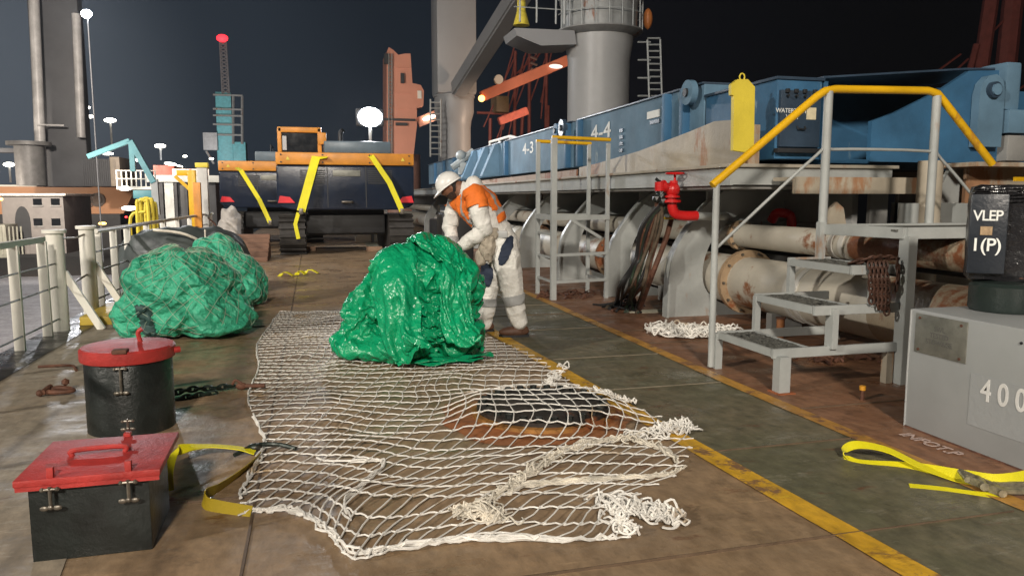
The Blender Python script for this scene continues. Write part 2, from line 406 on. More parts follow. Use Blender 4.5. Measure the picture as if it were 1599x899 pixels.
# weld seams across the deck
mSeam = M('weld_seam', (.20, .17, .125), .5, var=.35, scale=10)
mSeamD = M('dark_seam', (.12, .08, .05), .6, var=.3, scale=10)
mb = MB()
for y, m_ in ((5.05, 0), (6.15, 0), (7.6, 0), (9.4, 0), (11.8, 0)):
    x = lx1(y)+.1
    while x < 2.95:
        L = random.uniform(.15, .3)
        mb.bar((x, y+random.uniform(-.004, .004), .007), (min(2.97, x+L), y+random.uniform(-.004, .004), .007), .006, random.uniform(.006, .012)); x += L
struct(mb.build('weld_seam', mSeam))
mb = MB()
for y in (2.55, 3.62, 8.6, 10.3): mb.bar((-.6 if y < 4 else -1, y, .005), (3.0, y+.02, .005), .004, .012)
for x in (-.3,): mb.bar((x, -2, .003), (x, 26, .003), .012, .006)
for y in (4.25, 6.6, 7.3): mb.bar((3.1, y, .006), (5.2, y+.02, .006), .006, .014)
struct(mb.build('dark_deck_seam', mSeamD))
# quay and water
mb = MB(); mb.box((-26, -30, -5), (-3.3, 37, -2.0)); struct(mb.build('quay', mQuay, smooth=False))
sheet('harbour_water', -900, 900, -300, 1500, -3.8, mWater)
mb = MB(); mb.box((-3.05, -6, -2.2), (-2.8, 36, -1.7), .05); tag(mb.build('rubber_fender', mBlackM), 'long dark rubber fender along the ship side below the railing', 'fender')

mb = MB(); mb.box((-140, -32, -6), (140, 165, 62)); hz = mb.build('haze', None, smooth=False); hz['kind'] = 'stuff'
mh_ = bpy.data.materials.new('haze_air'); mh_.use_nodes = True; hn = mh_.node_tree.nodes; hn.clear()
ho = hn.new('ShaderNodeOutputMaterial'); hv_ = hn.new('ShaderNodeVolumePrincipled'); hv_.inputs['Density'].default_value = .0004; hv_.inputs['Color'].default_value = (.85, .9, 1, 1); hv_.inputs['Anisotropy'].default_value = .3
mh_.node_tree.links.new(hv_.outputs[0], ho.inputs['Volume']); hz.data.materials.clear(); hz.data.materials.append(mh_)
# =====================================================================
# LEFT RAILING
# =====================================================================
XR = -2.64
t = thing('ship_railing', (XR, 8, 0), 'white painted ship railing with thick gangway posts along the left deck edge', 'railing')
for y in (3.9, 5.2, 6.5, 7.76, 8.52, 10.55, 11.35, 12.15, 13.5, 14.9, 16.4, 18, 19.8, 21.6):
    MB().box((XR-.045, y-.02, 0), (XR+.045, y+.02, .97), .008).build('post', mWhite, t)
for y in (8.86, 10.02):
    mb = MB(); mb.lathe([(.085, 0), (.085, 1.03), (.115, 1.035), (.115, 1.07), (.02, 1.075)], (XR+.02, y, 0), 16); mb.build('gangway_post', mWhite, t)
    mb = MB(); mb.bar((XR+.08, y+.02, .62), (XR+.42, y-.02, 0), .035, .075); mb.build('brace', mWhite, t)
MB().bar((XR, -1, .985), (XR, 8.55, .985), .06, .055).build('top_rail', mWhite, t)
MB().tube([(XR, 10.5, .985), (XR, 22, .985)], .03, 8).build('top_rail', mWhite, t)
for z in (.16, .50, .74):
    MB().tube([(XR+.03, -1, z), (XR+.03, 8.8, z-.02)], .009, 6).build('rail_wire', mGreyD, t)
    MB().tube([(XR+.03, 10.1, z), (XR+.03, 22, z)], .012, 6).build('rail_wire', mGreyD, t)
mb = MB(); mb.tube([(XR+.03, 8.86, .93), (XR, 9.2, .96), (XR, 9.7, .95), (XR+.02, 10.0, .98)], .012, 6, 6); mb.tube([(XR+.03, 8.86, .5), (XR, 9.4, .45), (XR+.02, 10.0, .5)], .012, 6, 6); mb.build('gate_chain', mSteel, t)
mb = MB(); mb.box((XR+.12, 9.15, 0), (XR+.5, 10.35, .10), .01); o = mb.build('gangway_step', M('yellow_step', (.50, .36, .05), .5, rust=.35)); tag(o, 'low yellow edged steel step on deck between the two thick gangway posts', 'step')

# =====================================================================
# CHEAP CLOTH: crumpled skins by simulation over lumps
# =====================================================================
def far_hit(d, c, lobes):
    best = .05
    for (p, r) in lobes:
        o = V(((c.x-p[0])/r[0], (c.y-p[1])/r[1], (c.z-p[2])/r[2])); dd = V((d.x/r[0], d.y/r[1], d.z/r[2]))
        A = dd.dot(dd); B = 2*o.dot(dd); Cc = o.dot(o)-1; D = B*B-4*A*Cc
        if D > 0:
            q = (-B+math.sqrt(D))/(2*A)
            if q > best: best = q
    return best
def cloth_lump(lobes, centre, sub, frames, grow, blow=1.12, bend=.3, seed=0, extra=None, amp=.03):
    tmp = []
    def coll(bm, thick=.01):
        me = bpy.data.meshes.new('c'); bm.to_mesh(me); bm.free(); o = bpy.data.objects.new('c', me); COL.objects.link(o)
        o.modifiers.new('c', 'COLLISION'); o.collision.thickness_outer = thick; o.collision.cloth_friction = 30; tmp.append(o)
    c = V(centre)
    bm = bmesh.new(); bmesh.ops.create_icosphere(bm, subdivisions=4, radius=1)
    for v in bm.verts:
        d = v.co.normalized(); r = far_hit(d, c, lobes)*(1+noise.noise(d*2.2+V((seed, 0, 0)))*.14+noise.noise(d*4.5+V((seed, 3, 0)))*.07)
        v.co = c+d*r; v.co.z = max(v.co.z, .015)
    coll(bm)
    bm = bmesh.new(); bmesh.ops.create_grid(bm, x_segments=1, y_segments=1, size=5); coll(bm)
    bm = bmesh.new(); bmesh.ops.create_icosphere(bm, subdivisions=sub, radius=1)
    for v in bm.verts:
        d = v.co.normalized(); r = far_hit(d, c, lobes)*(1+noise.noise(d*2.2+V((seed, 0, 0)))*.14+noise.noise(d*4.5+V((seed, 3, 0)))*.07)*blow+.02
        n3 = V((noise.noise(d*8+V((seed, 1, 1))), noise.noise(d*8+V((4, seed, 1))), noise.noise(d*8+V((4, 9, seed)))*.5))
        v.co = c+d*r+n3*amp; v.co.z = max(v.co.z, .03)
    me = bpy.data.meshes.new('cl'); bm.to_mesh(me); bm.free(); o = bpy.data.objects.new('cl', me); COL.objects.link(o)
    m = o.modifiers.new('cl', 'CLOTH'); s = m.settings
    s.quality = 6; s.mass = .25; s.tension_stiffness = 25; s.compression_stiffness = 25; s.shear_stiffness = 8; s.bending_stiffness = bend
    s.shrink_min = -grow; s.air_damping = 1
    k = m.collision_settings; k.use_self_collision = True; k.self_distance_min = .007; k.distance_min = .008; k.collision_quality = 3
    m.point_cache.frame_end = frames+1
    for f in range(1, frames+1): SC.frame_set(f)
    me2 = bpy.data.meshes.new_from_object(o.evaluated_get(bpy.context.evaluated_depsgraph_get()))
    bpy.data.objects.remove(o)
    for q in tmp: bpy.data.objects.remove(q)
    SC.frame_set(1)
    bm = bmesh.new(); bm.from_mesh(me2); bpy.data.meshes.remove(me2)
    for v in bm.verts: v.co.z = max(v.co.z, .004)
    return bm
# =====================================================================
# hero heap of green tarpaulin
hp = gz(640, 556); 
heap = thing('crumpled_tarpaulin', (hp.x+.02, hp.y, 0), 'glossy green tarpaulin bundled in a tall crumpled heap on the white net', 'tarpaulin', rz=-PSI)
lob = [((.10, .05, .42), (.32, .33, .42)), ((-.06, -.04, .62), (.22, .30, .34)), ((.34, .05, .60), (.22, .28, .32)), ((.14, .05, .76), (.30, .30, .24)), ((.40, .03, .20), (.20, .26, .20)), ((-.05, -.05, .2), (.24, .3, .2))]
bm = cloth_lump(lob, (.12, 0, .46), 6, 20, .20, 1.05, 3, 1, amp=.05)
heap_src = bm.copy()
def add_sheet(bm, name):
    o = link_bm(bm, name, mTarp, heap, True, local=True)
    sb = o.modifiers.new('s', 'SUBSURF'); sb.levels = 1; sb.render_levels = 1; return o
add_sheet(bm, 'folded_sheet')
bm = cloth_lump([((-.44, .0, .26), (.16, .20, .30)), ((-.36, .05, .42), (.15, .18, .20)), ((-.50, -.05, .14), (.15, .2, .15)), ((-.30, -.1, .12), (.18, .2, .14))], (-.42, 0, .26), 5, 24, .30, 1.1, .5, 6, amp=.03)
left_src = bm.copy(); add_sheet(bm, 'folded_sheet')
def drape(path, nu, grow, frames, colls, w0, w1, seed=0, tilt=(1, 0, 0), bend=2):
    """an open flap of the tarpaulin, pinned along its top edge, hung over the heap"""
    P = catmull(path, 24); L = [0]
    for p, q in zip(P, P[1:]): L.append(L[-1]+(q-p).length)
    nv = int(L[-1]/.02); side = V(tilt).normalized(); tmp = []
    for c in colls:
        me = bpy.data.meshes.new('c'); c.to_mesh(me); o = bpy.data.objects.new('c', me); COL.objects.link(o)
        o.modifiers.new('c', 'COLLISION'); o.collision.thickness_outer = .012; o.collision.cloth_friction = 25; tmp.append(o)
    bm = bmesh.new(); bmesh.ops.create_grid(bm, x_segments=1, y_segments=1, size=5); me = bpy.data.meshes.new('c'); bm.to_mesh(me); bm.free()
    o = bpy.data.objects.new('c', me); COL.objects.link(o); o.modifiers.new('c', 'COLLISION'); o.collision.thickness_outer = .01; o.collision.cloth_friction = 40; tmp.append(o)
    bm = bmesh.new(); rows = []
    for j in range(nv+1):
        d = L[-1]*j/nv; i = max(k for k in range(len(L)) if L[k] <= d+1e-9); i = min(i, len(P)-2)
        p = P[i].lerp(P[i+1], (d-L[i])/max(1e-6, L[i+1]-L[i])); w_ = w0+(w1-w0)*j/nv
        rows.append([bm.verts.new(p+side*w_*(k/nu-.5)+V((noise.noise(V((k*.11, j*.11, seed)))*.02, noise.noise(V((k*.13, j*.07, seed+5)))*.05, noise.noise(V((k*.11, j*.11, seed+9)))*.02))) for k in range(nu+1)])
    for A, B in zip(rows, rows[1:]):
        for k in range(nu): bm.faces.new((A[k], A[k+1], B[k+1], B[k]))
    for v in bm.verts: v.co.z = max(.03, v.co.z)
    me = bpy.data.meshes.new('d'); bm.to_mesh(me); bm.free(); o = bpy.data.objects.new('d', me); COL.objects.link(o)
    vg = o.vertex_groups.new(name='pin'); vg.add(list(range((nu+1)*3)), 1, 'REPLACE')
    m = o.modifiers.new('cl', 'CLOTH'); q = m.settings; q.quality = 7; q.mass = .3; q.tension_stiffness = 25; q.compression_stiffness = 25; q.shear_stiffness = 10; q.bending_stiffness = bend
    q.vertex_group_mass = 'pin'; q.shrink_min = -grow; q.air_damping = 1.5
    k = m.collision_settings; k.use_self_collision = True; k.self_distance_min = .007; k.distance_min = .008; k.collision_quality = 3
    m.point_cache.frame_end = frames+1
    for f in range(1, frames+1): SC.frame_set(f)
    me2 = bpy.data.meshes.new_from_object(o.evaluated_get(bpy.context.evaluated_depsgraph_get())); bpy.data.objects.remove(o)
    for c in tmp: bpy.data.objects.remove(c)
    SC.frame_set(1); bm = bmesh.new(); bm.from_mesh(me2); bpy.data.meshes.remove(me2)
    for v in bm.verts: v.co.z = max(.006, v.co.z)
    return bm
def flap(*a, **k):
    bm = drape(*a, **k); o = add_sheet(bm, 'draped_flap'); so = o.modifiers.new('t', 'SOLIDIFY'); so.thickness = .005
    return o
flap([(-.02, .46, .50), (-.04, .30, .98), (-.08, .02, 1.05), (-.13, -.36, .96), (-.14, -.48, .5), (-.10, -.52, .05), (-.08, -.60, .03)], 36, .0, 20, [heap_src, left_src], .42, .58, 1, (1, -.12, .0), 8)
flap([(.30, .46, .45), (.34, .32, .95), (.38, .0, 1.03), (.47, -.34, .82), (.50, -.44, .42), (.56, -.46, .04)], 30, .03, 20, [heap_src], .40, .44, 4, (1, .45, -.25), 6)
flap([(.10, .50, .40), (.10, .42, .85), (.12, .10, 1.12), (.16, -.30, 1.08), (.22, -.42, .88), (.30, -.46, .74)], 40, -.03, 20, [heap_src], .74, .60, 8, (1, .05, .02), 8)
heap_src.free(); left_src.free(); heap.scale = (.93, 1, 1)
mb = MB()
# flat tail of the sheet lying out to the right
for (pts, wd) in (([(-.05, -.40, .03), (.25, -.36, .05), (.50, -.26, .05), (.72, -.06, .03)], .22), ([(.1, -.42, .02), (.42, -.36, .03), (.66, -.2, .02)], .14)):
    P = catmull(pts, 8); rows = []
    for i, p in enumerate(P):
        tt = (P[min(i+1, len(P)-1)]-P[max(i-1, 0)]).normalized(); sd = V((0, 0, 1)).cross(tt)
        rows.append([mb.bm.verts.new(p+sd*wd*(k/8-.5)+V((0, 0, max(-.015, noise.noise(V((p.x*9, k*.7, wd*10)))*.03+.02*math.sin(k*.9))))) for k in range(9)])
    for A, B in zip(rows, rows[1:]):
        for k in range(8): mb.bm.faces.new((A[k], A[k+1], B[k+1], B[k]))
o = mb.build('sheet_tail', mTarp, heap, local=True); sm = o.modifiers.new('s', 'SOLIDIFY'); sm.thickness = .008; sb = o.modifiers.new('u', 'SUBSURF'); sb.levels = sb.render_levels = 1

# netted green bundle on the left
bp = gz(296, 521)
bund = thing('netted_bundle', (bp.x, bp.y, 0), 'large dull green tarpaulin bundle wrapped in thin netting beside the left railing', 'bundle', rz=-PSI)
lob2 = [((-.02, 0, .46), (.50, .44, .43)), ((-.30, -.05, .30), (.26, .34, .30)), ((.26, -.05, .30), (.30, .34, .33)), ((-.3, 0, .6), (.24, .3, .25))]
bm = cloth_lump(lob2, (0, 0, .4), 6, 14, .22, 1.06, .2, 4, amp=.035)
bm.transform(Matrix.Diagonal((.92, .92, .95, 1)))
bvh1 = BVHTree.FromBMesh(bm); patch_src = bm.copy()
o = link_bm(bm, 'wrapped_sheet', mTarp2, bund, True, local=True); sb = o.modifiers.new('s', 'SUBSURF'); sb.levels = sb.render_levels = 1
lob3 = [((0, 0, .36), (.30, .40, .36)), ((.10, -.1, .26), (.26, .34, .26)), ((-.22, .1, .66), (.26, .3, .24))]
bp2 = gz(372, 478)
b2 = thing('netted_bundle', (bp2.x-.02, bp2.y+.1, 0), 'smaller green netted bundle leaning behind the right side of the large one', 'bundle', rz=-PSI)
bm = cloth_lump(lob3, (0, 0, .38), 5, 12, .2, 1.08, .2, 9, amp=.03)
bm.transform(Matrix.Diagonal((.85, .85, .86, 1)))
bvh2 = BVHTree.FromBMesh(bm)
o = link_bm(bm, 'wrapped_sheet', mTarp2, b2, True, local=True); sb = o.modifiers.new('s', 'SUBSURF'); sb.levels = sb.render_levels = 2
mNet2 = M('bundle_net_cord', (.38, .48, .36), .8, var=.3, scale=10)
def wrap_net(bvh, c, parent, nA, rad, seed):
    mb = MB(); c = V(c)
    for fam in (-1, 1):
        for i in range(nA):
            run = []
            for j in range(46):
                lat = -1.3+2.75*j/45; lon = 2*math.pi*i/nA + fam*lat*1.1 + .35*noise.noise(V((i*.7, lat*2, seed)))
                d = V((math.cos(lat)*math.cos(lon), math.cos(lat)*math.sin(lon), math.sin(lat)))
                h = bvh.ray_cast(c+d*3, -d)
                if h[0] is not None and h[0].z > .02: run.append(h[0]+d*.008)
            if len(run) > 3:
                for k in range(len(run)):
                    a, b = max(0, k-1), min(len(run)-1, k+1); run[k] = (run[a]+run[k]+run[b])/3 + (run[k]-c).normalized()*.004
                mb.tube(run, rad, 4)
    return mb.build('wrapping_net', mNet2, parent, local=True)
wrap_net(bvh1, (0, 0, .45), bund, 22, .0024, 1); wrap_net(bvh2, (0, 0, .4), b2, 13, .0028, 5)
pb = bmesh.new(); mp = {}
for f in patch_src.faces:
    c = f.calc_center_median()
    if abs(c.x+.20+.1*(c.z-.2)) < .065 and .02 < c.z < .37 and f.normal.y < .3 and c.y < -.15:
        vs = []
        for v in f.verts:
            if v.index not in mp: mp[v.index] = pb.verts.new(v.co+v.normal*.008)
            vs.append(mp[v.index])
        pb.faces.new(vs)
patch_src.free(); o = link_bm(pb, 'dark_patch', M('patch_grey', (.03, .075, .07), .6), bund, True, local=True); o.modifiers.new('t', 'SOLIDIFY').thickness = .004

# =====================================================================
# THE WHITE NET
# =====================================================================
CV = gz(848, 621, .1); CR = .44
def zterr(x, y):
    d = math.hypot(x-CV.x, y-CV.y)
    if d < CR: return .09
    if d < CR+.28: return .08*(1-(d-CR)/.28)**1.6+.010
    return .012
Ledge = [(438, 487), (425, 505), (402, 540), (404, 575), (388, 618), (395, 650), (412, 690), (400, 725), (380, 770), (372, 808)]
Redge = [(570, 486), (690, 500), (800, 542), (845, 562), (880, 590), (960, 628), (1075, 672), (1060, 740), (1000, 775), (985, 842)]
def along(E, t):
    P = catmull([gz(*e) for e in E], 12); L = [0]
    for a, b in zip(P, P[1:]): L.append(L[-1]+(b-a).length)
    q = t*L[-1]
    for i in range(len(P)-1):
        if L[i+1] >= q: return P[i].lerp(P[i+1], (q-L[i])/max(1e-9, L[i+1]-L[i]))
    return P[-1]
import functools
NB = [(372, 808), (430, 800), (490, 815), (545, 864), (600, 866), (700, 848), (800, 846), (900, 848), (985, 842)]
NJ, NI = 47, 26
LE = [along(Ledge, j/NJ) for j in range(NJ+1)]; RE = [along(Redge, j/NJ) for j in range(NJ+1)]; BE = [along(NB, i/40) for i in range(41)]
def netp(s, j):
    s_ = min(1, max(0, s)); t = j/NJ
    j0 = int(j); f = j-j0; j1 = min(NJ, j0+1)
    a = LE[j0].lerp(LE[j1], f); b = RE[j0].lerp(RE[j1], f); p = a.lerp(b, s_)
    q = BE[int(s_*40)].lerp(BE[min(40, int(s_*40)+1)], s_*40-int(s_*40)); base = LE[NJ].lerp(RE[NJ], s_)
    wgt = max(0, (t-.6)/.4)**2
    p = p+(q-base)*wgt
    e = min(s_, 1-s_)*2; e = min(1, e*3)
    p = p+V((noise.noise(V((p.x*1.3, p.y*1.3, 1)))*.10+noise.noise(V((p.x*4, p.y*4, 3)))*.035, noise.noise(V((p.x*1.3, p.y*1.3, 6)))*.13+noise.noise(V((p.x*4, p.y*4, 8)))*.035, 0))*e
    p.z = zterr(p.x, p.y)+max(0, noise.noise(V((p.x*2.5, p.y*2.5, 12))))*.045*e
    return p
net = thing('cargo_net', (.6, 5, 0), 'white knotted rope cargo net spread over the deck and round cover', 'net')
mb = MB(); SH = .62
for j in range(NJ+1):
    pts = []
    for k in range(NI*4+1):
        s = k/(NI*4); zig = .10*abs(((s*NI+j*SH) % 1)*2-1)-.05
        pts.append(netp(s, min(NJ, max(0, j+zig*1.6))))
    mb.tube(pts, .0043, 5, cap=False)
for i in range(-2, NI+int(NJ*SH)+3):
    run = []
    for k in range(NJ*2+1):
        j = k/2; s = (i-j*SH)/NI
        if 0 <= s <= 1:
            q = netp(s, j); q.z += .004; run.append(q)
    if len(run) > 2: mb.tube(run, .0037, 5, cap=False)
for j in range(NJ+1):
    for i in range(0, NI+int(NJ*SH)+2):
        s_ = (i-j*SH)/NI
        if 0 < s_ < 1:
            q = netp(s_, min(NJ, max(0, j))); d_ = (q-C0).length
            if d_ < 5.5: mb.ball(q+V((0, 0, .002)), .0082, 1, (1.3, 1, .8))
mb.build('net_mesh', mRope, net)
def tangle(mb, path, width, n, r=.006, seed=0, zmul=.8, closed=False):
    P = catmull(path, 10); rnd = random.Random(seed)
    for k in range(n):
        ph = rnd.uniform(0, 6.3); fr = rnd.uniform(1.2, 3.2); pts = []; amp = rnd.uniform(.3, 1)*width
        a0 = rnd.uniform(0, .3); a1 = rnd.uniform(.7, 1); i0 = int(len(P)*a0); i1 = int(len(P)*a1)
        for i in range(i0, i1):
            p = P[i]; q = V((noise.noise(V((i*.13*fr, k*3.1, seed)))*amp*1.6+.3*amp*math.sin(ph+i*.5*fr), noise.noise(V((i*.13*fr, k*3.1, seed+50)))*amp*1.6+.3*amp*math.cos(ph+i*.6*fr), 0))
            z = zterr(p.x+q.x, p.y+q.y)+abs(noise.noise(V((i*.2*fr, k*2.3, seed+9))))*width*zmul*1.5
            pts.append(V((p.x+q.x, p.y+q.y, z)))
        if len(pts) > 2: mb.tube(pts, r, 5)
def curls(mb, path, width, n, seed, r=.0055):
    P = catmull(path, 12); rnd = random.Random(seed)
    for k in range(n):
        c_ = P[int(rnd.uniform(0, .999)*len(P))]; a = rnd.uniform(0, 6.3); rr = rnd.uniform(.25, .8)*width; dx = rnd.gauss(0, .38)*width; dy = rnd.gauss(0, .38)*width; e = rnd.uniform(.6, 1.5); pts = []
        for i in range(rnd.randint(5, 11)):
            x = c_.x+dx+math.cos(a+i*.65)*rr*(1+.6*noise.noise(V((i*.5, k, seed)))); y = c_.y+dy+math.sin(a+i*.65)*rr*e*(1+.6*noise.noise(V((i*.5, k, seed+7))))
            pts.append(V((x, y, zterr(x, y)+abs(noise.noise(V((i*.5, k*1.7, seed+3))))*width*1.1)))
        mb.tube(pts, r, 5, 3)
G = lambda *a: [gz(x, y) for x, y in a]
mb = MB()
tangle(mb, G(*[(x, y) for x, y in Ledge[5:]]), .022, 4, seed=1)
tangle(mb, G(*Ledge[:6]), .016, 3, r=.005, seed=2)
tangle(mb, G((372, 808), (430, 800), (490, 815), (545, 862)), .03, 5, seed=3)
tangle(mb, G((520, 840), (548, 866), (600, 864), (700, 850), (800, 846), (900, 848), (985, 842)), .022, 8, seed=4, zmul=1.2)
tangle(mb, G((470, 720), (540, 725), (600, 728), (540, 790), (560, 840)), .03, 3, seed=5)
mb.build('edge_rope', mRope, net)
mb = MB()
tangle(mb, G((730, 812), (790, 770), (850, 728), (910, 700), (990, 686), (1075, 672)), .05, 12, r=.005, seed=6)
tangle(mb, G((720, 800), (750, 810), (790, 815)), .08, 12, seed=7)
tangle(mb, G((740, 775), (850, 760), (950, 752), (1040, 745), (1070, 730)), .03, 10, seed=8)
tangle(mb, G((980, 690), (1030, 705), (1068, 732)), .045, 10, seed=9)
curls(mb, G((730, 812), (790, 770), (850, 728), (910, 700), (990, 686), (1060, 676)), .045, 44, 31, .0042)
curls(mb, G((725, 805), (790, 815)), .065, 20, 33, .0042)
mb.build('gathered_rope', mRopeD, net)
for pth, wd, nn, sd in (((( 1000, 690), (1035, 678), (1075, 668)), .075, 17, 10), (((945, 790), (1000, 800), (1052, 820)), .08, 20, 11), (((860, 605), (868, 590), (880, 575)), .06, 6, 12), (((945, 628), (965, 632), (990, 634)), .05, 7, 14), (((950, 790), (970, 820), (985, 842)), .05, 9, 13)):
    mb = MB(); curls(mb, G(*pth), wd, nn*3, sd); mb.build('frayed_corner', mRope, net)

# round manhole cover
cv = thing('manhole_cover', (CV.x, CV.y, 0), 'round dark bolted manhole cover with rusty rim lying under the white net', 'manhole cover')
MB().lathe([(CR+.03, 0), (CR+.03, .03), (CR-.01, .035), (CR-.01, .02)], (CV.x, CV.y, 0), 48).build('rim', M('cover_rim', (.28, .13, .03), .6, var=.5, scale=8, rust=.6, streak=False), cv)
MB().lathe([(CR-.005, .03), (CR-.005, .06), (CR-.06, .068), (0.02, .07)], (CV.x, CV.y, 0), 48).build('lid', M('cover_black', (.028, .022, .018), .55, var=.5, scale=7, rust=.25), cv)
for k in range(26):
    a = 2*math.pi*k/26; x = CV.x+(CR-.045)*math.cos(a); y = CV.y+(CR-.045)*math.sin(a)
    MB().cyl((x, y, .062), (x, y, .088), .024, n=6).build('bolt', mBlack, cv)
# rust bleed around cover: own stain on the deck
bm = bmesh.new(); vs = []
for k in range(40):
    a = 2*math.pi*k/40; r = .62+.12*noise.noise(V((math.cos(a)*2, math.sin(a)*2, 3)))
    vs.append(bm.verts.new((CV.x-.06+r*math.cos(a), CV.y-.05+r*math.sin(a), .0065)))
bm.faces.new(vs); struct(link_bm(bm, 'rust_stain', deck_material('stain', (.42, .14, .04), (.30, .15, .07), None, .5), None, False))

# =====================================================================
# RED-LIDDED BOXES
# =====================================================================
def wingnut(p, s, parent, name='clamp_bolt', side=V((1, 0, 0)), down=.07):
    mb = MB(); p = V(p)
    mb.cyl(p+V((0, 0, .03)), p+V((0, 0, -down)), .008*s, n=8); mb.ball(p+V((0, 0, -down)), .013*s, 2)
    for q in (-1, 1): mb.ball(p+side*q*.026*s+V((0, 0, -down-.003)), .018*s, 2, (1.1, .45, .7))
    mb.cyl(p-side*.03*s+V((0, 0, .02)), p+side*.03*s+V((0, 0, .02)), .007*s, n=8)
    mb.ball(p-side*.03*s+V((0, 0, .02)), .012*s, 1); mb.ball(p+side*.03*s+V((0, 0, .02)), .012*s, 1)
    return mb.build(name, mSteel, parent)
q = thing('deck_hatch_box', (-.87, 3.35, 0), 'low square black steel box with a bright red lid nearest the camera', 'hatch box', rz=0); BOXQ = q
MB().box((-1.09, 3.12, 0), (-.665, 3.62, .315), .006).build('body', mBlack, q)
mb = MB(); mb.box((-1.125, 3.07, .318), (-.615, 3.66, .345), .005); mb.box((-1.12, 3.075, .30), (-.62, 3.085, .325)); mb.build('lid', mRed, q)
mb = MB(); mb.tube([(-.99, 3.38, .345), (-.98, 3.38, .368), (-.80, 3.38, .37), (-.79, 3.38, .345)], .011, 8, 5); mb.build('lid_handle', mRed, q)
for x in (-1.0, -.73):
    MB().box((x-.012, 3.075, .335), (x+.012, 3.10, .385), .004).build('lid_lug', mRed, q)
    wingnut((x, 3.06, .285), .85, q, down=.05)
MB().box((-.84, 3.63, .345), (-.81, 3.67, .362), .003).build('rear_lug', mRed, q); wingnut((-.825, 3.665, .39), .7, q, down=.015)
BOXQ.rotation_euler.z = R(1.0); BOXQ.scale = (1, .84, 1)
q = thing('deck_hatch_drum', (-1.115, 4.98, 0), 'tall round black steel drum with a domed red lid behind the square box', 'hatch drum')
cx, cy = -1.115, 4.98
MB().lathe([(.245, 0), (.245, .43), (.24, .44)], (cx, cy, 0), 48).build('body', mBlack, q)
MB().lathe([(.262, .435), (.266, .445), (.266, .50), (.255, .512), (.15, .522), (.01, .526)], (cx, cy, 0), 48).build('lid', mRed, q)
mb = MB(); mb.tube([(cx+.06, cy+.05, .52), (cx+.05, cy+.05, .575), (cx+.075, cy+.05, .60)], .014, 8, 4); mb.build('lid_handle', mRed, q)
mb = MB(); mb.box((cx-.03, cy-.27, .505), (cx+.05, cy-.2, .53), .006); mb.build('lid_lug', mRusty, q)
wingnut((cx+.01, cy-.268, .40), .95, q, down=.12)
mb = MB(); mb.tube([(cx+.255, cy-.02, .47), (cx+.29, cy, .47)], .02, 8); mb.build('hinge', mRed, q)

# rusty shackle, chains, straps
def chain(mb, pts, link=.05, r=.007, smooth=6):
    P = catmull(pts, smooth*4); i = 0; acc = 0; last = P[0]; k = 0
    for p in P[1:]:
        if (p-last).length >= link*.62:
            t = (p-last).normalized(); m = (p+last)/2; s = t.cross(V((0, 0, 1)));
            if s.length < .1: s = V((1, 0, 0))
            s.normalize(); u = s.cross(t)
            a = s if k % 2 == 0 else u; a = (a + (u if k % 2 == 0 else s)*.4).normalized()
            ring = []
            for j in range(12):
                an = 2*math.pi*j/12; ring.append(m+t*(math.cos(an)*link*.5)+a*(math.sin(an)*link*.28))
            mb.tube(ring, r, 5, closed=True); last = p; k += 1
mb = MB(); chain(mb, [gz(262, 622)+V((0, 0, .03)), gz(300, 616)+V((0, 0, .04)), gz(335, 612)+V((0, 0, .03)), gz(372, 607)+V((0, 0, .03))], .075, .0095)
chain(mb, [gz(275, 626)+V((0, 0, .015)), gz(310, 620)+V((0, 0, .015)), gz(345, 615)+V((0, 0, .015))], .07, .009)
o = mb.build('lashing_chain', mChain); tag(o, 'dark green lashing chain running from the black drum toward the net', 'chain')
t = thing('chain_tensioner', gz(385, 607), 'rusty brown chain tensioner lying at the left edge of the net', 'tensioner')
mb = MB(); a = gz(362, 609)+V((0, 0, .03)); b = gz(414, 608)+V((0, 0, .03)); mb.cyl(a.lerp(b, .35), b, .016, n=10); mb.ball(a.lerp(b, .3), .035, 2, (1.2, .8, .8)); mb.build('barrel', mRusty, t)
mb = MB(); mb.tube([a+V((0, 0, 0)), a.lerp(b, .12)+V((0, 0, .045)), a.lerp(b, .3)+V((0, 0, .02))], .01, 6, 5); mb.build('hook', mRusty, t)
t = thing('rusty_shackle', gz(85, 617), 'rusty shackle lying on the plating between drum and railing', 'shackle')
mb = MB(); p = gz(95, 616)+V((0, 0, .03)); mb.tube([p+V((-.09, .03, 0)), p+V((-.02, .05, .01)), p+V((.06, .03, 0)), p+V((.08, -.02, 0)), p+V((0, -.04, .0)), p+V((-.09, -.02, 0))], .018, 8, 6); mb.build('bow', mRusty, t)
mb = MB(); mb.cyl(p+V((-.10, -.05, .005)), p+V((-.08, .06, .02)), .02, n=8); mb.ball(p+V((-.12, -.04, 0)), .025, 2); mb.ball(p+V((.02, .05, .05)), .03, 1); mb.build('pin', mRusty, t)
mb = MB(); mb.tube([gz(60, 575)+V((0, 0, .015)), gz(110, 574)+V((0, 0, .02)), gz(120, 580)+V((0, 0, .01))], .012, 6, 4); tag(mb.build('lashing_rod', mRusty), 'short rusty lashing rod on the plating beside the drum lid', 'rod')

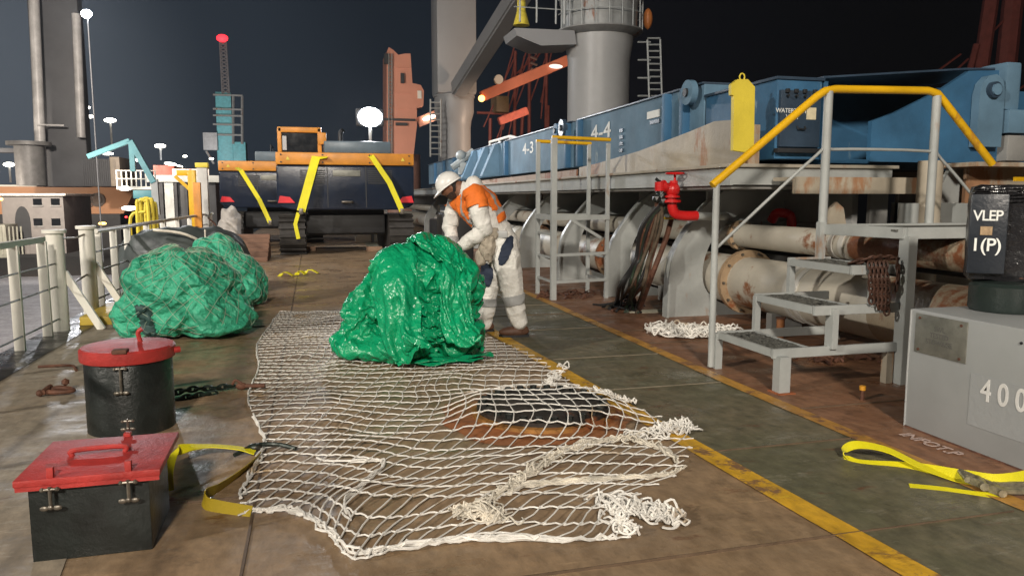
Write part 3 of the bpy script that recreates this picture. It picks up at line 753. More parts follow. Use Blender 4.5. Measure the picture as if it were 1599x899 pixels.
# yellow strap near the square box
t = thing('lashing_strap', gz(330, 735), 'yellow webbing strap looping over the deck beside the square black box', 'strap')
mb = MB(); up = V((0, 0, 1))
def gp(x, y, z): q = gz(x, y, z); return q
sd = [V((.2, .2, 1)), V((.1, 1, .5)), V((0, 1, .1)), V((0, 1, .1)), V((0, 1, .1))]
mb.ribbon([gp(262, 766, .01), gp(262, 735, .06), gp(276, 704, .10), gp(320, 696, .08), gp(370, 699, .05), gp(398, 706, .02)], .055, .004, 8, side=[V((1, .1, .1)), V((1, .3, .2)), V((.6, 1, .3)), V((.1, 1, 0)), V((.1, 1, 0)), V((.3, 1, 0))])
mb.build('upper_run', mStrap, t)
mb = MB(); mb.ribbon([gp(404, 712, .02), gp(375, 738, .02), gp(340, 762, .03), gp(320, 772, .05), gp(322, 785, .03), gp(350, 793, .02), gp(392, 800, .015)], .06, .004, 8, side=[V((.5, .5, .6)), V((.6, .6, .6)), V((.6, .5, .8)), V((.3, .1, 1)), V((.1, .1, 1)), V((0, .5, 1)), V((0, .6, 1))])
mb.build('lower_run', mStrapD, t)
mb = MB(); p = gz(398, 706); mb.ball(p+V((0, 0, .03)), .03, 2, (1.4, 1, .8)); mb.tube([p+V((-.1, -.08, .02)), p+V((0, 0, .04)), p+V((.12, .02, .03)), p+V((.22, -.05, .02))], .012, 8, 5); mb.build('hook', M('hook_dark', (.03, .04, .035), .4, metal=.4, rust=.4), t)

# yellow ratchet strap lower right
t = thing('ratchet_strap', gz(1450, 740), 'bright yellow ratchet strap lying in loops beside the grey cabinet', 'ratchet strap')
mb = MB()
mb.ribbon([gp(1318, 716, .004), gp(1345, 722, .005), gp(1420, 727, .012), gp(1500, 740, .04), gp(1560, 747, .06), gp(1620, 738, .05), gp(1680, 720, .02)], .05, .004, 8, side=[V((0, 1, .3)), V((.2, 1, .3)), V((.2, 1, .4)), V((.2, 1, .7)), V((.2, 1, .9)), V((.2, 1, 1)), V((.2, 1, 1))])
mb.build('lower_band', mStrap, t)
mb = MB()
mb.ribbon([gp(1320, 716, .004), gp(1318, 702, .05), gp(1340, 694, .085), gp(1385, 702, .07), gp(1440, 728, .03), gp(1500, 750, .012), gp(1535, 755, .01)], .055, .004, 8, side=[V((.1, 1, .2)), V((.5, .6, .6)), V((.2, 1, .5)), V((.2, 1, .3)), V((.3, 1, .2)), V((.3, 1, .1)), V((.3, 1, .1))])
mb.build('upper_loop', mStrap, t)
mb = MB(); mb.ribbon([gp(1420, 758, .006), gp(1470, 763, .006), gp(1520, 770, .006), gp(1560, 774, .01)], .038, .004, 6, side=[V((.1, 1, .2))]*4); mb.build('free_end', mStrap, t)
mb = MB(); a = gp(1505, 742, .05); b = gp(1560, 765, .03)
for s_ in (-1, 1):
    off = V((.02, .035, 0))*s_
    mb.bar(a+off, b+off, .006, .035, bev=.002)
mb.cyl(a+V((.03, .05, 0)), a-V((.03, .05, 0)), .014, n=12); mb.cyl(a.lerp(b, .5)+V((.03, .05, 0)), a.lerp(b, .5)-V((.03, .05, 0)), .02, n=12)
mb.bar(b, b+V((.16, -.05, .0)), .05, .02, bev=.004); mb.bar(b+V((.02, .05, .01)), b+V((.2, 0, .01)), .02, .02); mb.cyl(b+V((.02, .04, 0)), b-V((.02, .04, 0)), .018, n=10)
mb.build('ratchet', M('ratchet_metal', (.34, .31, .22), .4, metal=.6, var=.5, scale=25), t)

# yellow things far along the deck
t = thing('yellow_strap_pile', gz(467, 431), 'small heap of yellow webbing lying on the open deck before the excavator', 'strap')
mb = MB()
for x, y, s_ in ((447, 432, .12), (470, 430, .08), (486, 428, .13)):
    p = gz(x, y); mb.ribbon([p+V((-s_, 0, .01)), p+V((-s_*.5, .05, .06)), p+V((.1*s_, 0, .08)), p+V((s_, -.04, .02))], .09, .01, 6)
mb.build('webbing', mStrap, t)

# =====================================================================
# RIGHT: COAMING, BRACKETS, PIPES
# =====================================================================
XG = 4.0
cg = thing('hatch_coaming', (XG, 12, 0), 'long grey steel hatch coaming ledge carried on brackets along the right side', 'coaming')
mb = MB(); mb.box((XG, 6.75, 1.525), (XG+.03, 44, 1.70)); mb.box((XG+.03, 6.75, 1.53), (5.9, 6.78, 1.70)); mb.build('edge_girder', mGreyC, cg)
mb = MB(); mb.box((XG-.04, 6.71, 1.702), (5.95, 44, 1.735), .004); mb.build('top_plate', M('ledge_top', (.36, .33, .27), .5, rust=.35), cg)
MB().box((5.55, 6.9, 0), (5.62, 44, 1.52)).build('coaming_wall', M('coaming_wall_grey', (.33, .335, .33), .5, rust=.2), cg)
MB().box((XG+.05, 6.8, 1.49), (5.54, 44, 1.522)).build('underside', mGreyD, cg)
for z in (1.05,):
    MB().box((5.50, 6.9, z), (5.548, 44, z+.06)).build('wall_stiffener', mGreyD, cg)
def bracket(y, big=False):
    t = .03
    # side view outline in X-Z: outer flange follows a curve from the girder to the deck
    q8 = lambda L_: [(aY(px, py, 8.05).x, max(0, min(1.485, aY(px, py, 8.05).z))) for px, py in L_]
    outer = q8([(1130, 288), (1105, 316), (1076, 352), (1053, 390), (1045, 420), (1042, 455), (1040, 493)]); m = mGreyC
    inner = q8([(1183, 503), (1180, 488), (1140, 478), (1112, 464), (1098, 440), (1100, 405), (1116, 370), (1150, 337), (1210, 318), (1260, 300), (1262, 289)])
    def sm(o): return [(p.x, p.z) for p in catmull([V((a_, 0, b_)) for a_, b_ in o], 5)]
    oc = sm(outer); oc[0] = (oc[0][0], 1.485); oc[-1] = (oc[-1][0], 0)
    ic = sm(inner); ic[-1] = (ic[-1][0], 1.485); ic[0] = (ic[0][0], 0)
    if not big: ic = [(x-.10*max(0, min(1, (z-.05)/.15))*max(0, min(1, (1.3-z)/.2)), z) for x, z in ic]
    poly = oc + ic
    mb = MB(); mb.prism([(x, y, z) for x, z in poly], (0, t, 0)); mb.build('bracket_web', m, cg)
    mb = MB(); w_ = .13 if big else .10; prev = None
    for x, z in oc:
        r = [mb.bm.verts.new((x-.012, y+t/2-w_/2, z)), mb.bm.verts.new((x-.012, y+t/2+w_/2, z)), mb.bm.verts.new((x+.012, y+t/2+w_/2, z)), mb.bm.verts.new((x+.012, y+t/2-w_/2, z))]
        if prev:
            for k in range(4): mb.bm.faces.new((prev[k], prev[(k+1) % 4], r[(k+1) % 4], r[k]))
        prev = r
    bmesh.ops.recalc_face_normals(mb.bm, faces=mb.bm.faces[:]); mb.build('bracket_flange', mGrey, cg)
    MB().box((4.5, y+.04, 1.12), (5.54, y+.07, 1.485)).build('bracket_plate', mGreyC, cg)
for i, y in enumerate((8.05, 9.95, 12.1, 14.6, 17.4, 20.6, 24.5, 28)): bracket(y, i == 0)
# wall behind the pipes + grey plates seen between
bx = thing('cargo_guide_plate', (4.35, 8, 1.735), 'rust streaked beige tapering guide plate standing on the coaming ledge', 'plate')
mb = MB(); prof = [(7.02, 1.737), (7.02, 2.20), (7.62, 2.235), (8.2, 2.17), (9.6, 2.03), (11.2, 1.93), (12, 1.90), (12, 1.737)]
mb.prism([(4.30, y, z) for y, z in prof], (.03, 0, 0)); mb.build('plate', mBeige, bx)
for y in (7.04, 11.3): MB().box((4.332, y, 1.74), (4.5, y+.025, 2.15 if y < 8 else 1.9)).build('end_rib', mBeige, bx)
mb = MB(); mb.prism([(4.36, y, z) for y, z in [(12.3, 1.737), (12.3, 1.88), (26, 1.84), (26, 1.737)]], (.03, 0, 0)); o = mb.build('guide_rail', M('rusty_beige', (.35, .25, .18), .6, rust=.5)); tag(o, 'low rusty beige guide rail on the ledge beyond the tapering plate', 'guide rail')

# pipes
def pipe(name, pts, r, mat, label, flanges=(), n=24, clamps=()):
    t = thing(name, (pts[0][0], pts[0][1], 0), label, 'pipe')
    MB().tube(pts, r, n, 0).build('pipe_run', mat, t)
    for y in flanges:
        x = pts[0][0]; z = pts[0][2]
        mb = MB(); mb.cyl((x, y-.035, z), (x, y-.005, z), r*1.28, n=28); mb.cyl((x, y+.005, z), (x, y+.035, z), r*1.28, n=28)
        mb.build('flange', M('flange_rust', (.36, .25, .15), .5, rust=.45, streak=False), t)
        mb = MB()
        for k in range(10):
            a = 2*math.pi*k/10; mb.cyl((x+r*1.16*math.cos(a), y-.06, z+r*1.16*math.sin(a)), (x+r*1.16*math.cos(a), y+.06, z+r*1.16*math.sin(a)), .016, n=6)
        mb.build('flange_bolts', mSteel, t)
    for y in clamps:
        x = pts[0][0]; z = pts[0][2]; MB().cyl((x, y-.03, z), (x, y+.03, z), r*1.06, n=24).build('clamp', mPipeW, t)
    for y in list(flanges)[:6]:
        pass
    return t
t = pipe('large_pipe', [(4.78, 2.0, .45), (4.78, 40, .45)], .285, mPipe, 'thick rust stained beige pipe running low along the coaming', (7.62, 11.5, 16, 21), clamps=(6.5, 6.35, 9.2, 9.9))
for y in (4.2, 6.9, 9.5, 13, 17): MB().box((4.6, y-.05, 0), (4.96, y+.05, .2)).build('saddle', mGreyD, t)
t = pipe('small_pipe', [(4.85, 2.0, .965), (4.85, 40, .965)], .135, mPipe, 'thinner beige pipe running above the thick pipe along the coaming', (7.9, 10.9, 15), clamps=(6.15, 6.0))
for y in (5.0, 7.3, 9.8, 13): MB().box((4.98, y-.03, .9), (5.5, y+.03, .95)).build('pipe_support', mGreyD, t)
MB().tube([(4.78, 2.0, .45), (4.78, 5.35, .45)], .287, 24).build('rusted_section', M('rusted_pipe', (.33, .27, .19), .5, rust=.6, rustcol=(.13, .048, .02), streak=False, scale=1.1, bump=.4), [o for o in COL.objects if o.name.startswith('large_pipe')][0])
MB().tube([(4.85, 2.0, .965), (4.85, 5.9, .965)], .137, 24).build('rusted_section', MATS['rusted_pipe'], [o for o in COL.objects if o.name.startswith('small_pipe')][0])
t = pipe('thin_pipe', [(5.3, 2.5, .80), (5.3, 40, .80)], .07, mBlackM, 'thin dark pipe close to the coaming wall behind the beige pipes')
mb = MB(); p = aX(1215, 345, 5.2); mb.tube([p+V((-.02, .1, .0)), p+V((-.0, .02, .09)), p+V((.12, -.05, .06)), p+V((.14, -.06, -.1))], .055, 12, 6); tag(mb.build('red_elbow_pipe', mRedV), 'short red elbow pipe on the wall behind the handrail steps', 'pipe elbow')

# =====================================================================
# HATCH COVERS (blue)
# =====================================================================
XH = 4.62
def cover(name, y0, y1, label, mat, z1, lab=None, ty=None, ribs=()):
    t = thing(name, (XH, y0, 1.74), label, 'hatch cover', 'blue hatch covers on the coaming')
    MB().box((XH, y0, 1.95), (12, y1, z1), .01).build('body', mat, t, smooth=False)
    MB().box((XH-.03, y0, z1-.0), (12, y1, z1+.025), .004).build('top_edge', mNavy, t)
    MB().box((XH+.12, y0+.02, 1.737), (11.9, y1-.02, 1.95)).build('skirt', mDark, t)
    for y in ribs: MB().box((XH-.10, y-.05, 1.95), (XH, y+.05, z1-.01), .006).build('rib', mBlue, t)
    if lab: text('cover_number', lab, (XH-.006, ty, 2.47), .34, (0, -1, 0), (0, 0, 1), mWhiteP, t, .002, 1.05, 1.9)
    return t
ca = cover('hatch_cover', 8.45, 12.95, 'blue hatch cover with the white number 4-4, nearest of the row', mBlueL, 2.765, '4-4', 11.85, (8.85, 9.35, 12.75))
cb = cover('hatch_cover', 13.25, 18.2, 'blue hatch cover with the white number 4-3, half behind the small ladder', mBlueL, 2.765, '4-3', 16.2, (13.4, 18.0))
cc = cover('hatch_cover', 18.6, 24, 'blue hatch cover with sloping ribs next beyond the number 4-3', mBlueL, 2.765, None, None, (19.2, 20.6, 22.5))
cd = cover('hatch_cover', 24.5, 31, 'farthest pale blue hatch cover behind the worker head', mBlueL, 2.72, None, None, (25, 27, 29))
# sloping ribs on third cover
for y in (18.9, 20.1, 21.6, 23.2):
    mb = MB(); mb.prism([(XH-.002, y, 1.95), (XH-.45, y, 1.95), (XH-.10, y, 2.75), (XH-.002, y, 2.75)], (0, .28, 0)); mb.build('sloping_rib', mBlueL, cc)
# lifting eyes between covers
def eye(t, x, y, z, r=.16, mat=mBlue):
    mb = MB(); mb.cyl((x-.05, y, z), (x+.03, y, z), r, n=24); mb.build('lifting_eye', mat, t)
    MB().cyl((x-.08, y, z), (x-.052, y, z), r*.35, n=16).build('eye_pin', mDark, t)
eye(ca, XH-.1, 8.62, 2.68, .15, mBlueL); eye(cb, XH-.1, 13.5, 2.68, .16, mNavy); eye(cb, XH-.08, 13.9, 2.66, .14)
MB().box((XH-.012, 9.65, 2.50), (XH, 10.05, 2.60)).build('draft_mark', mWhiteP, ca)
MB().box((XH-.014, 9.65, 2.42), (XH, 9.95, 2.47)).build('draft_mark', mNavy, ca)
mb = MB()
for z in (2.1, 2.2, 2.3, 2.4): mb.box((XH-.02, 10.9, z), (XH, 11.02, z+.05))
mb.build('latch', mNavy, ca)
# near end structure: vent box panel and big recessed blue end
cn = thing('hatch_end_structure', (5, 7.2, 1.74), 'deep blue recessed hatch end with vent panel and lug behind the yellow handrail', 'hatch end')
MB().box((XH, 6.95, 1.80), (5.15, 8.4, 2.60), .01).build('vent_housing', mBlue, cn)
MB().box((XH-.02, 6.93, 2.60), (5.17, 8.42, 2.63), .003).build('housing_top', mNavy, cn)
MB().box((XH+.02, 6.90, 1.92), (5.11, 6.95, 2.49), .006).build('vent_door', mNavy, cn)
MB().box((XH-.02, 6.86, 1.86), (5.13, 6.94, 1.905), .004).build('door_sill', mDark, cn)
for x in (4.70, 4.80, 4.90, 5.02):
    mb = MB(); mb.box((x-.02, 6.87, 2.46), (x+.02, 6.9, 2.50), .004); mb.cyl((x, 6.86, 2.43), (x, 6.89, 2.43), .012, n=8); mb.build('door_dog', mDark, cn)
text('door_lettering', 'WATERTIGHT\nVENT', (4.775, 6.896, 2.25), .062, (1, 0, 0), (0, 0, 1), mWhiteP, cn, .0015)
MB().box((4.94, 6.893, 2.20), (5.05, 6.899, 2.32)).build('paper_notice', mPaper, cn)
mb = MB(); mb.tube([(4.83, 6.89, 2.13), (4.83, 6.87, 2.10), (4.92, 6.87, 2.10), (4.92, 6.89, 2.13)], .008, 6); mb.build('door_handle', mDark, cn)
# recess behind: floor lip, back wall, side cheeks, roof
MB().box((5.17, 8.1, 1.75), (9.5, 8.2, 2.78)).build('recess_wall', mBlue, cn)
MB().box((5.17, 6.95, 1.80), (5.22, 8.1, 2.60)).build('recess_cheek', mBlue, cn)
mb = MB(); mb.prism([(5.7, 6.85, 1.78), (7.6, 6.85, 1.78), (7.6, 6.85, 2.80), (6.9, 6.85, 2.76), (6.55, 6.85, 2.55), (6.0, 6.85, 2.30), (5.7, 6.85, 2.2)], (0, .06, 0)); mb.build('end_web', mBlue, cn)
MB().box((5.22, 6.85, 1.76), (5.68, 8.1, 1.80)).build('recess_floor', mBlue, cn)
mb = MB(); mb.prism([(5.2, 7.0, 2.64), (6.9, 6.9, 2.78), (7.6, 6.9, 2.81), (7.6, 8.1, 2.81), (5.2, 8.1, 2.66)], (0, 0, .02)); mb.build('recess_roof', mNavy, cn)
mb = MB(); mb.prism([(6.95, 6.74, 1.95), (7.28, 6.74, 1.95), (7.28, 6.74, 2.55), (7.25, 6.74, 2.66), (7.16, 6.74, 2.72), (7.06, 6.74, 2.70), (6.98, 6.74, 2.62), (6.95, 6.74, 2.5)], (0, .10, 0)); mb.build('pad_eye', mBlueL, cn)
mb = MB(); mb.cyl((7.11, 6.69, 2.55), (7.11, 6.74, 2.55), .085, n=24); mb.build('pin', mNavy, cn)
MB().cyl((7.11, 6.67, 2.55), (7.11, 6.689, 2.55), .06, n=20).build('pin_head', mBlueL, cn)
mb = MB(); mb.box((7.32, 6.7, 2.1), (7.75, 7.2, 2.35), .01); mb.box((7.30, 6.75, 2.35), (7.5, 7.1, 2.86), .03); mb.build('corner_block', mBlueL, cn)
mb = MB(); mb.box((7.35, 6.72, 1.80), (7.7, 7.1, 2.08), .02); mb.build('hinge_block', mGreyD, cn)
# platforms and uprights below, right of coaming corner
t = thing('side_platform', (5.5, 6.6, 0), 'rust stained beige platform beams behind the handrail steps', 'platform')
mb = MB(); mb.box((4.45, 6.35, 1.565), (6.4, 6.70, 1.60)); mb.box((4.45, 6.35, 1.44), (6.4, 6.38, 1.565)); mb.build('beam', mBeige, t)
mb = MB(); mb.box((6.1, 5.9, 1.70), (8.0, 6.6, 1.74)); mb.box((6.3, 6.2, 1.0), (8.0, 6.24, 1.70)); mb.build('upper_ledge', mBeige, t)
mb = MB(); mb.prism([(5.75, 6.3, .9), (6.2, 6.3, .9), (6.45, 6.3, 1.69), (6.2, 6.3, 1.69)], (0, .05, 0)); mb.build('sloping_plate', mGreyC, t)
MB().box((6.55, 5.88, 1.56), (7.4, 5.9, 1.60)).build('yellow_edge', mYel, t)
mb = MB(); mb.lathe([(.11, 0), (.11, 1.75)], (5.72, 6.05, 0), 20); mb.build('column', mBeige, t)
mb = MB(); mb.lathe([(.09, 0), (.09, 1.35)], (5.45, 6.0, 0), 20); mb.build('short_column', mGreyC, t)
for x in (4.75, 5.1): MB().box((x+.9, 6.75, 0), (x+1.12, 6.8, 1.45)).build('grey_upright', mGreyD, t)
MB().box((6.0, 1.5, .0), (6.05, 6.85, 1.35)).build('back_plate', mGreyC, t)
mb = MB(); mb.prism([(4.95, 6.5, 1.0), (5.2, 6.5, 1.0), (5.13, 6.5, 1.3), (5.05, 6.5, 1.36), (4.98, 6.5, 1.3)], (0, .04, 0)); mb.build('lug', mBeige, t)

# yellow hook-shaped plate
t = thing('yellow_guide_post', (4.3, 6.86, 1.74), 'bright yellow hook topped guide post beside the blue vent panel', 'guide post')
a = 6.82
pf = [aY(1145, 235, a), aY(1146, 150, a), aY(1142, 148, a), aY(1142, 132, a), aY(1152, 124, a), aY(1168, 124, a), aY(1179, 136, a), aY(1177, 240, a)]
pf = [V((p.x, a, max(1.745, p.z))) for p in pf]
mb = MB(); mb.prism(pf, (0, .05, 0)); mb.build('post_plate', mYelL, t)
p = aY(1161, 120, a); mb = MB(); mb.tube([V((p.x+.028*math.cos(k*math.pi/6), a+.025, p.z+.035*math.sin(k*math.pi/6))) for k in range(12)], .008, 6, closed=True); mb.build('lifting_ring', mYelL, t)

# red hydrant valve
hv = thing('hydrant_valve', (3.86, 8.6, 0), 'red fire hydrant valve with handwheel mounted below the coaming ledge', 'valve')
yv = 7.7; c = lambda x, y, dy=0: aY(x, y, yv+dy)
mb = MB(); mb.tube([c(1049, 292), c(1049, 318), c(1054, 333), c(1068, 337), c(1088, 337)], .055, 14, 6); mb.build('elbow', mRedV, hv)
mb = MB(); mb.ball(c(1050, 296), .085, 3, (1, .9, 1)); mb.tube([c(1052, 297), c(1030, 288)], .05, 14); mb.cyl(c(1030, 284), c(1030, 298), .055, n=12); mb.cyl(c(1052, 292), c(1052, 282), .045, n=14); mb.build('valve_body', mRedV, hv)
mb = MB()
p = c(1048, 314); mb.cyl(p-V((0, 0, .015)), p+V((0, 0, .015)), .105, n=20); p = c(1049, 307); mb.cyl(p-V((0, 0, .012)), p+V((0, 0, .012)), .09, n=20); p = c(1036, 291); mb.cyl(p-V((.012, 0, 0)), p+V((.012, 0, 0)), .07, n=16); mb.build('flange', mRedV, hv)
p = c(1054, 271); mb = MB(); mb.tube([p+V((.095*math.cos(k*math.pi/10), .095*math.sin(k*math.pi/10), 0)) for k in range(20)], .012, 8, closed=True)
for k in range(3): mb.bar(p, p+V((.09*math.cos(k*2.1), .09*math.sin(k*2.1), 0)), .015, .01)
mb.build('handwheel', mRedV, hv)
MB().cyl(p-V((0, 0, .11)), p+V((0, 0, .01)), .014, n=10).build('stem', mRedV, hv)
MB().tube([c(1078, 337), c(1120, 338, .1), c(1135, 338, .4)], .045, 12, 4).build('grey_outlet', mGreyC, hv)
mb = MB()
for k in range(5): mb.ball(c(1030+random.uniform(-6, 6), 298+k*4, .0), .05, 1)
mb.bar(c(1024, 279), c(1036, 289), .02, .03); mb.build('black_coupling', mBlack, hv)
# hoses hanging to the deck
hs = thing('hose_bundle', (3.7, 8.4, 0), 'tangled brown and black hoses hanging from the valve down to the deck', 'hoses')
mH = [mBlackM, mRusty, M('dark_green_hose', (.02, .035, .02), .5), M('mud_hose', (.10, .075, .05), .7, var=.4, scale=12)]
rnd = random.Random(3)
for k in range(15):
    tx = rnd.uniform(935, 1005); ty = rnd.uniform(474, 488); mx = 1000+rnd.uniform(-22, 18)
    pts = [aY(1033+rnd.uniform(-8, 8), 300+rnd.uniform(0, 20), 7.75), aY(mx+14+rnd.uniform(-6, 6), 355, 7.85), aY(mx, 405, 8.0), aY(mx-14+rnd.uniform(-10, 10), 445, 7.95), gz((mx-20+tx)/2, ty-8, .05), gz(tx, ty, .025)]
    MB().tube(pts, rnd.uniform(.014, .028), 7, 7).build('hose', mH[k % 4], hs)
mb = MB(); mb.tube([aY(1050, 335, 8.0), aY(1040, 372, 7.95), aY(1018, 430, 7.9), gz(998, 484, .03)], .032, 8, 8); mb.build('rusty_standpipe', mRusty, hs)
mb = MB(); mb.tube([aY(1030, 330, 7.95), aY(1036, 340, 7.9), aY(1055, 340, 7.95), aY(1065, 332, 8)], .014, 6, 6); mb.build('yellow_lashing', mStrapD, hs)
mb = MB()
for k in range(8):
    a = gz(925+rnd.uniform(0, 50), 478+rnd.uniform(-4, 10), .02); b = gz(975+rnd.uniform(0, 40), 480+rnd.uniform(-6, 8), .02)
    mb.tube([a, a.lerp(b, .5)+V((rnd.uniform(-.05, .05), rnd.uniform(-.1, .1), .02)), b], .012, 6, 5)
mb.build('hose_ends', mBlackM, hs)
mb = MB(); mb.ball(gz(1020, 487), .2, 3, (1.6, .5, .16), fn=lambda q: q*(1+.3*noise.noise(q*12))); tag(mb.build('pale_rag', M('rag', (.5, .48, .38), .9, var=.2, bump=.5)), 'pale crumpled rag at the foot of the big bracket', 'rag')

# rusty debris heap lines along the walkway
def debris(name, px, py, w_, n, label, seed):
    rnd = random.Random(seed); mb = MB()
    for k in range(n):
        p = gz(px+rnd.uniform(-w_, w_), py+rnd.uniform(-5, 5), .012); a = rnd.uniform(0, 6.3)
        q = p+V((math.cos(a), math.sin(a), 0))*rnd.uniform(.05, .2)
        mb.tube([p, p.lerp(q, .5)+V((rnd.uniform(-.03, .03), rnd.uniform(-.03, .03), .03)), q], rnd.uniform(.008, .02), 5, 4)
    return tag(mb.build(name, mRusty), label, 'debris')
debris('rope_debris', 890, 461, 40, 34, 'dark rusty rope and wire litter at the foot of the small ladder', 1)
debris('wire_debris', 1330, 560, 90, 20, 'rusty wire scraps lying under the handrail steps', 2)

# =====================================================================
# SMALL LADDER PLATFORM WITH YELLOW TOP RAILS
# =====================================================================
t = thing('access_ladder', (3.4, 10.2, 0), 'slim grey access ladder platform with short yellow top rails by the coaming', 'ladder')
mb = MB()
x0, x1, y0, y1 = 3.17, 3.95, 9.85, 10.6
def post(p, q, w_=.05): MB().bar(p, q, w_, w_, bev=.004).build('post', mGreyC, t)
post((x0, y1, 0), (x0, y1, 2.20), .055); post((x0, y0, 0), (x0, y0, 2.20), .075)
post((x1, y1, 1.12), (x1, y1, 2.18), .05); post((x1, y0, 1.12), (x1, y0, 2.14), .05)
post((x1, y1, 0), (x1, y1, 1.1), .05); post((x1, y0, 0), (x1, y0, 1.1), .05)
for y in (y0, y1): MB().tube([(x0-.03, y, 2.21), (x1+.03, y, 2.19)], .026, 10).build('yellow_rail', mYel, t)
for z in (.25, .58, .90): MB().bar((x0, y0, z), (x0, y1, z), .03, .03).build('rung', mGreyC, t)
for z in (.25, .58): MB().bar((x1, y0, z), (x1, y1, z), .03, .03).build('rung', mGreyC, t)
mb = MB(); mb.box((x0-.02, y0-.04, 1.10), (x1+.02, y0-.01, 1.17)); mb.box((x0-.02, y1+.01, 1.10), (x1+.02, y1+.04, 1.17)); mb.box((x0-.04, y0-.01, 1.10), (x0-.01, y1+.01, 1.17)); mb.build('platform_frame', mGreyC, t)
MB().box((x0, y0, 1.12), (x1, y1, 1.14)).build('platform_grating', mGrate, t)
for z in (.25, .62): MB().bar((x0, y0-.02, z), (x1, y0-.02, z+.02), .03, .04).build('side_bar', mGreyC, t)
MB().bar((x0+.25, y0-.03, 1.1), (x1-.1, y0-.03, .85), .02, .04).build('knee', mGreyC, t)

# =====================================================================
# STEPS WITH YELLOW HANDRAIL
# =====================================================================
st = thing('handrail_steps', (3.6, 5.1, 0), 'grey steel steps with grating treads and yellow handrail before the pipes', 'steps')
YN, YF = 4.72, 5.44
def tread(xa, xb, z, name='tread'):
    mb = MB(); mb.box((xa, YN, z-.055), (xa+.025, YF, z)); mb.box((xb-.02, YN, z-.05), (xb, YF, z)); mb.build('tread_frame', mGreyC, st)
    mb = MB(); n = 7
    for k in range(n):
        y = YN+.03+(YF-YN-.06)*k/(n-1); mb.box((xa+.03, y-.004, z-.03), (xb-.02, y+.004, z-.004))
    for k in range(26):
        x = xa+.03+(xb-xa-.06)*(k/25); mb.box((x-.003, YN+.02, z-.026), (x+.003, YF-.02, z-.007))
    rnd = random.Random(int(z*100))
    for k in range(60):
        x = rnd.uniform(xa+.04, xb-.04); y = rnd.uniform(YN+.04, YF-.04); mb.box((x-.012, y-.02, z-.012), (x+.012, y+.02, z-.001))
    mb.build(name, mGrate, st)
tread(3.17, 3.50, .315); tread(3.50, 3.84, .615); tread(3.80, 4.15, .90)
def sbar(p, q, w_=.05, h=.05, nm='frame_bar', m=None): MB().bar(p, q, w_, h, bev=.003).build(nm, m or mGreyC, st)
for z, xa in ((.285, 3.17), (.585, 3.50), (.875, 3.80)):
    sbar((xa, YN-.02, z), (4.27, YN-.02, z), .03, .07); sbar((xa, YF+.02, z), (4.2, YF+.02, z), .03, .07)
sbar((3.235, YN-.05, 0), (3.235, YN-.05, .27), .09, .09, 'leg'); sbar((3.19, YF+.05, 0), (3.19, YF+.05, .3), .06, .06, 'leg')
MB().box((3.17, YN-.12, 0), (3.31, YN+.02, .012)).build('foot_plate', mRustO, st)
sbar((3.66, YN-.02, .3), (3.66, YN-.02, .60), .09, .05, 'riser_post'); sbar((3.52, YF+.02, .3), (3.52, YF+.02, .6), .05, .05, 'riser_post'); sbar((3.83, YF+.02, .6), (3.83, YF+.02, .9), .05, .05, 'riser_post')
sbar((4.0, YN-.02, .6), (4.0, YN-.02, .88), .06, .05, 'riser_post')
sbar((4.27, YN-.04, 0), (4.27, YN-.04, 1.12), .10, .08, 'leg')
mb = MB(); mb.box((4.16, YN-.02, 0), (4.22, YN+.04, .26)); mb.build('leg_gusset', mBeige, st)
sbar((4.10, YF+.02, .85), (4.10, YF+.02, 1.2), .06, .06, 'riser_post')
sbar((4.13, YF+.02, 1.14), (4.24, YN-.04, 1.14), .05, .085); sbar((4.24, YN-.04, 1.14), (6.2, YN-.04, 1.14), .05, .085); sbar((4.13, YF+.02, 1.14), (6.2, YF+.02, 1.14), .05, .085)
MB().box((4.2, YN+.0, 1.15), (6.2, YF, 1.165)).build('platform_grating', mGrate, st)
def stub(pts, r, m, nm, sm=0): MB().tube(pts, r, 12, sm).build(nm, m, st)
H = [(3.10, 5.5, 1.50), (4.02, 5.5, 2.22), (4.10, 5.5, 2.27), (4.2, 5.5, 2.29), (5.12, 5.5, 2.31), (5.22, 5.5, 2.29), (5.30, 5.5, 2.22), (5.86, 5.5, 1.70)]
mb = MB(); mb.tube(H, .033, 12); mb.build('handrail', mYel, st)
stub([(3.14, 5.5, .02), (3.14, 5.5, 1.54)], .028, mGreyC, 'handrail_post'); stub([(4.14, 5.5, 1.1), (4.14, 5.5, 2.27)], .036, mGreyC, 'handrail_post'); stub([(5.22, 5.5, 1.1), (5.22, 5.5, 2.27)], .036, mGreyC, 'handrail_post')
stub([(3.16, 5.5, 1.0), (4.05, 5.5, 1.75), (4.2, 5.5, 1.80), (5.15, 5.5, 1.80), (5.3, 5.5, 1.74), (5.75, 5.5, 1.35)], .013, mGreyC, 'mid_rail', 4)
# rusty chain hung on the steps
mb = MB()
for k in range(5):
    x = 3.93+k*.035; zt = .86; zb = .62-.02*k
    chain(mb, [(x, YN-.05, .93), (x-.01, YN-.085, zt-.05), (x+.005, YN-.08, (zt+zb)/2), (x+.02, YN-.07, zb)], .065, .0085)
chain(mb, [(3.86, YN+.06, .92), (3.98, YN+.0, .955), (4.1, YN+.02, .96), (4.22, YN, .95)], .065, .009)
chain(mb, [(3.9, YN+.12, .91), (4.0, YN+.07, .93), (4.15, YN+.09, .925)], .065, .009)
chain(mb, [(4.16, YN-.06, .95), (4.165, YN-.075, .85), (4.16, YN-.07, .72)], .06, .008)
o = mb.build('rusty_chain', M('rust_chain', (.07, .032, .02), .6, metal=.3, var=.4, scale=15)); tag(o, 'rusty chain draped in loops over the upper step tread', 'chain')
t = thing('deck_stud', gz(1346, 625), 'small orange capped steel stud standing on the deck under the steps', 'stud'); p = gz(1346, 625)
